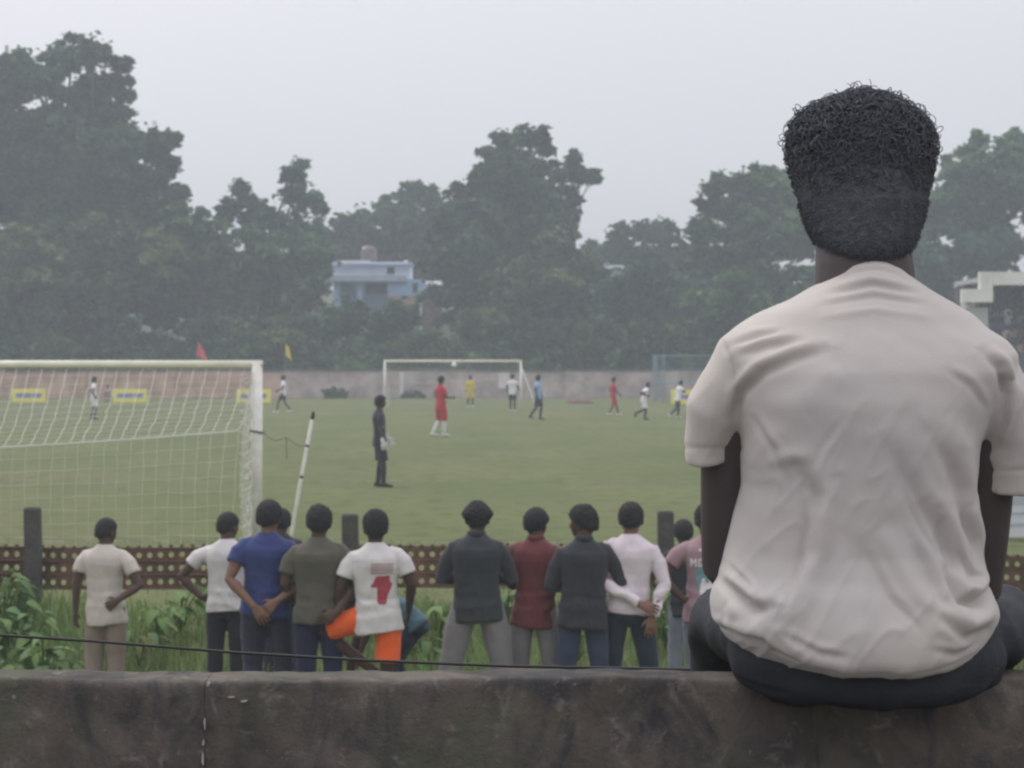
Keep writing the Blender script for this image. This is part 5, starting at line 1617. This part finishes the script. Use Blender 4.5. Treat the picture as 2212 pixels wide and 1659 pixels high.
# ------------------------------------------------------------------ prints on shirts
def bvh_of(o):
    me = o.data
    return BVHTree.FromPolygons([v.co.copy() for v in me.vertices], [tuple(p.vertices) for p in me.polygons])
def decal(root, polys, x, z, s, m, name, lift=.0035):
    """flat print: outline polygons (grid units, y down) laid onto the back of a shirt"""
    sh = bpy.data.objects[root['_shirt']]
    T_ = bvh_of(sh)
    mb = MB()
    for poly in polys:
        bm = bmesh.new()
        vs_ = [bm.verts.new((x + a * s, 0, z - b * s)) for a, b in poly]
        bm.faces.new(vs_)
        bmesh.ops.triangulate(bm, faces=bm.faces[:])
        for _ in range(2):
            bmesh.ops.subdivide_edges(bm, edges=[e for e in bm.edges if e.calc_length() > .018], cuts=1)
            bmesh.ops.triangulate(bm, faces=bm.faces[:])
        bm.verts.index_update()
        v = []
        for q in bm.verts:
            hit = T_.ray_cast(Vector((q.co.x, -2, q.co.z)), Vector((0, 1, 0)))
            v.append((q.co.x, (hit[0].y if hit[0] else -.1) - lift, q.co.z))
        mb.add(v, [tuple(w.index for w in f_.verts) for f_ in bm.faces])
        bm.free()
    return mb.build(name, m, root)
def rect(x0, y0, x1, y1): return [(x0, y0), (x1, y0), (x1, y1), (x0, y1)]
P_RED = mat('print_red', (.36, .060, .080), rough=.8, var=.12, scale=20)
P_FADE = mat('print_faded', (.40, .27, .27), rough=.85, var=.15, scale=25)
P_WHITE = mat('print_white', (.72, .66, .68), rough=.8)
P_TEAL = mat('print_teal', (.16, .30, .36), rough=.8, var=.2, scale=18)
ez = lambda yd, d: CAM_H - (yd - HY_D) * d / F_D - SPZ
se = 18.6 / F_D
emb = [(-14, 0), (14, -2), (15, 12), (20, 16), (17, 26), (14, 32), (9, 44), (8, 56), (5, 60), (-9, 60), (-12, 54), (-10, 44), (-12, 24), (-24, 24), (-27, 20), (-22, 16), (-13, 17)]
decal(E_, [emb], (829 - 811) * se, ez(1242, 18.6), se, P_RED, 'emblem')
rowsp = []
q = random.Random(2)
for r_ in range(4):
    xx = -24
    while xx < 22:
        w_ = q.uniform(3, 8); rowsp.append(rect(xx, r_ * 6.2, min(xx + w_, 24), r_ * 6.2 + 4.4)); xx += w_ + 1.2
decal(E_, rowsp, (827 - 811) * se, ez(1214, 18.6), se, P_FADE, 'lettering')
sl_ = 19.2 / F_D
def glyph_polys(text):
    """blocky capitals on a 4x6 grid built from strokes"""
    G = {'M': [rect(0, 0, 1.3, 6), rect(3.7, 0, 5, 6), [(1.3, 0), (2.5, 2.4), (2.5, 4.4), (1.3, 2.2)], [(3.7, 0), (3.7, 2.2), (2.5, 4.4), (2.5, 2.4)]],
         'G': [rect(0, 0, 1.3, 6), rect(1.3, 0, 4, 1.2), rect(1.3, 4.8, 4, 6), rect(2.8, 3, 4, 4.8), rect(2, 2.6, 2.8, 3.6)],
         'R': [rect(0, 0, 1.3, 6), rect(1.3, 0, 4, 1.2), rect(2.9, 1.2, 4, 2.6), rect(1.3, 2.6, 4, 3.7), [(2, 3.7), (3.2, 3.7), (4.3, 6), (3, 6)]],
         'E': [rect(0, 0, 1.3, 6), rect(1.3, 0, 3.8, 1.2), rect(1.3, 2.4, 3.4, 3.5), rect(1.3, 4.8, 3.8, 6)],
         'S': [rect(0, 0, 4, 1.2), rect(0, 1.2, 1.3, 2.5), rect(0, 2.5, 4, 3.6), rect(2.8, 3.6, 4, 4.8), rect(0, 4.8, 4, 6)]}
    out, x = [], 0
    for ch_ in text:
        if ch_ == ' ': x += 1.8; continue
        out += [[(a + x, b) for a, b in p_] for p_ in G[ch_]]
        x += 6.1 if ch_ == 'M' else 5.0
    return out
def lz_(yd): return ez(yd, 19.2)
decal(L_, [[(a * 2.75, b * 2.9) for a, b in p_] for p_ in glyph_polys('MG RES')], (1491 - 1528) * sl_, lz_(1204), sl_, P_WHITE, 'lettering', .004)
decal(L_, [[(0, 0), (40, -2), (60, 4), (62, 50), (20, 62), (8, 44), (4, 16)]], (1500 - 1528) * sl_, lz_(1226), sl_, P_TEAL, 'emblem', .003)
decal(L_, [[(0, 0), (7, 0), (8, 10), (14, 10), (16, 2), (24, 0), (30, 8), (26, 20), (10, 24), (2, 36), (-6, 34), (-2, 22)]], (1516 - 1528) * sl_, lz_(1246), sl_, P_WHITE, 'emblem', .006)
decal(L_, [[(0, 0), (20, -1), (22, 4), (1, 5)]], (1509 - 1528) * sl_, lz_(1183), sl_, P_WHITE, 'neck_label', .004)
# small white badge on the near goalkeeper's side
kb = bvh_of(bpy.data.objects[KEEP['_shirt']])
bv = []
for yy, zz in ((.045, 1.215), (.105, 1.22), (.105, 1.165), (.045, 1.16)):
    hit = kb.ray_cast(Vector((1, yy, zz)), Vector((-1, 0, 0)))
    bv.append(((hit[0].x if hit[0] else .16) + .008, yy, zz))
bv += [(x - .02, y, z) for x, y, z in bv]
MB().add(bv, [(3, 2, 1, 0), (4, 5, 6, 7), (0, 1, 5, 4), (1, 2, 6, 5), (2, 3, 7, 6), (3, 0, 4, 7)]).build('badge', P_WHITE, KEEP)
for o in bpy.data.objects:
    if '_shirt' in o: del o['_shirt']

# ================================================================== haze: one box of even, pale air round the whole scene
hz_b = MB().box((0, 206, 19), (600, 436, 46))
haze = hz_b.build('haze')
tag(haze, 'thin pale haze filling the air over the ground', 'haze', kind='stuff')
hmat = bpy.data.materials.new('haze_air'); hmat.use_nodes = True
hn, hl = hmat.node_tree.nodes, hmat.node_tree.links
hn.clear()
ho = hn.new('ShaderNodeOutputMaterial')
pv = hn.new('ShaderNodeVolumePrincipled')
pv.inputs['Color'].default_value = (.84, .91, 1.0, 1)
pv.inputs['Density'].default_value = .0014
pv.inputs['Anisotropy'].default_value = .2
hl.new(pv.outputs[0], ho.inputs['Volume'])
haze.data.materials.append(hmat)
haze.display_type = 'WIRE'
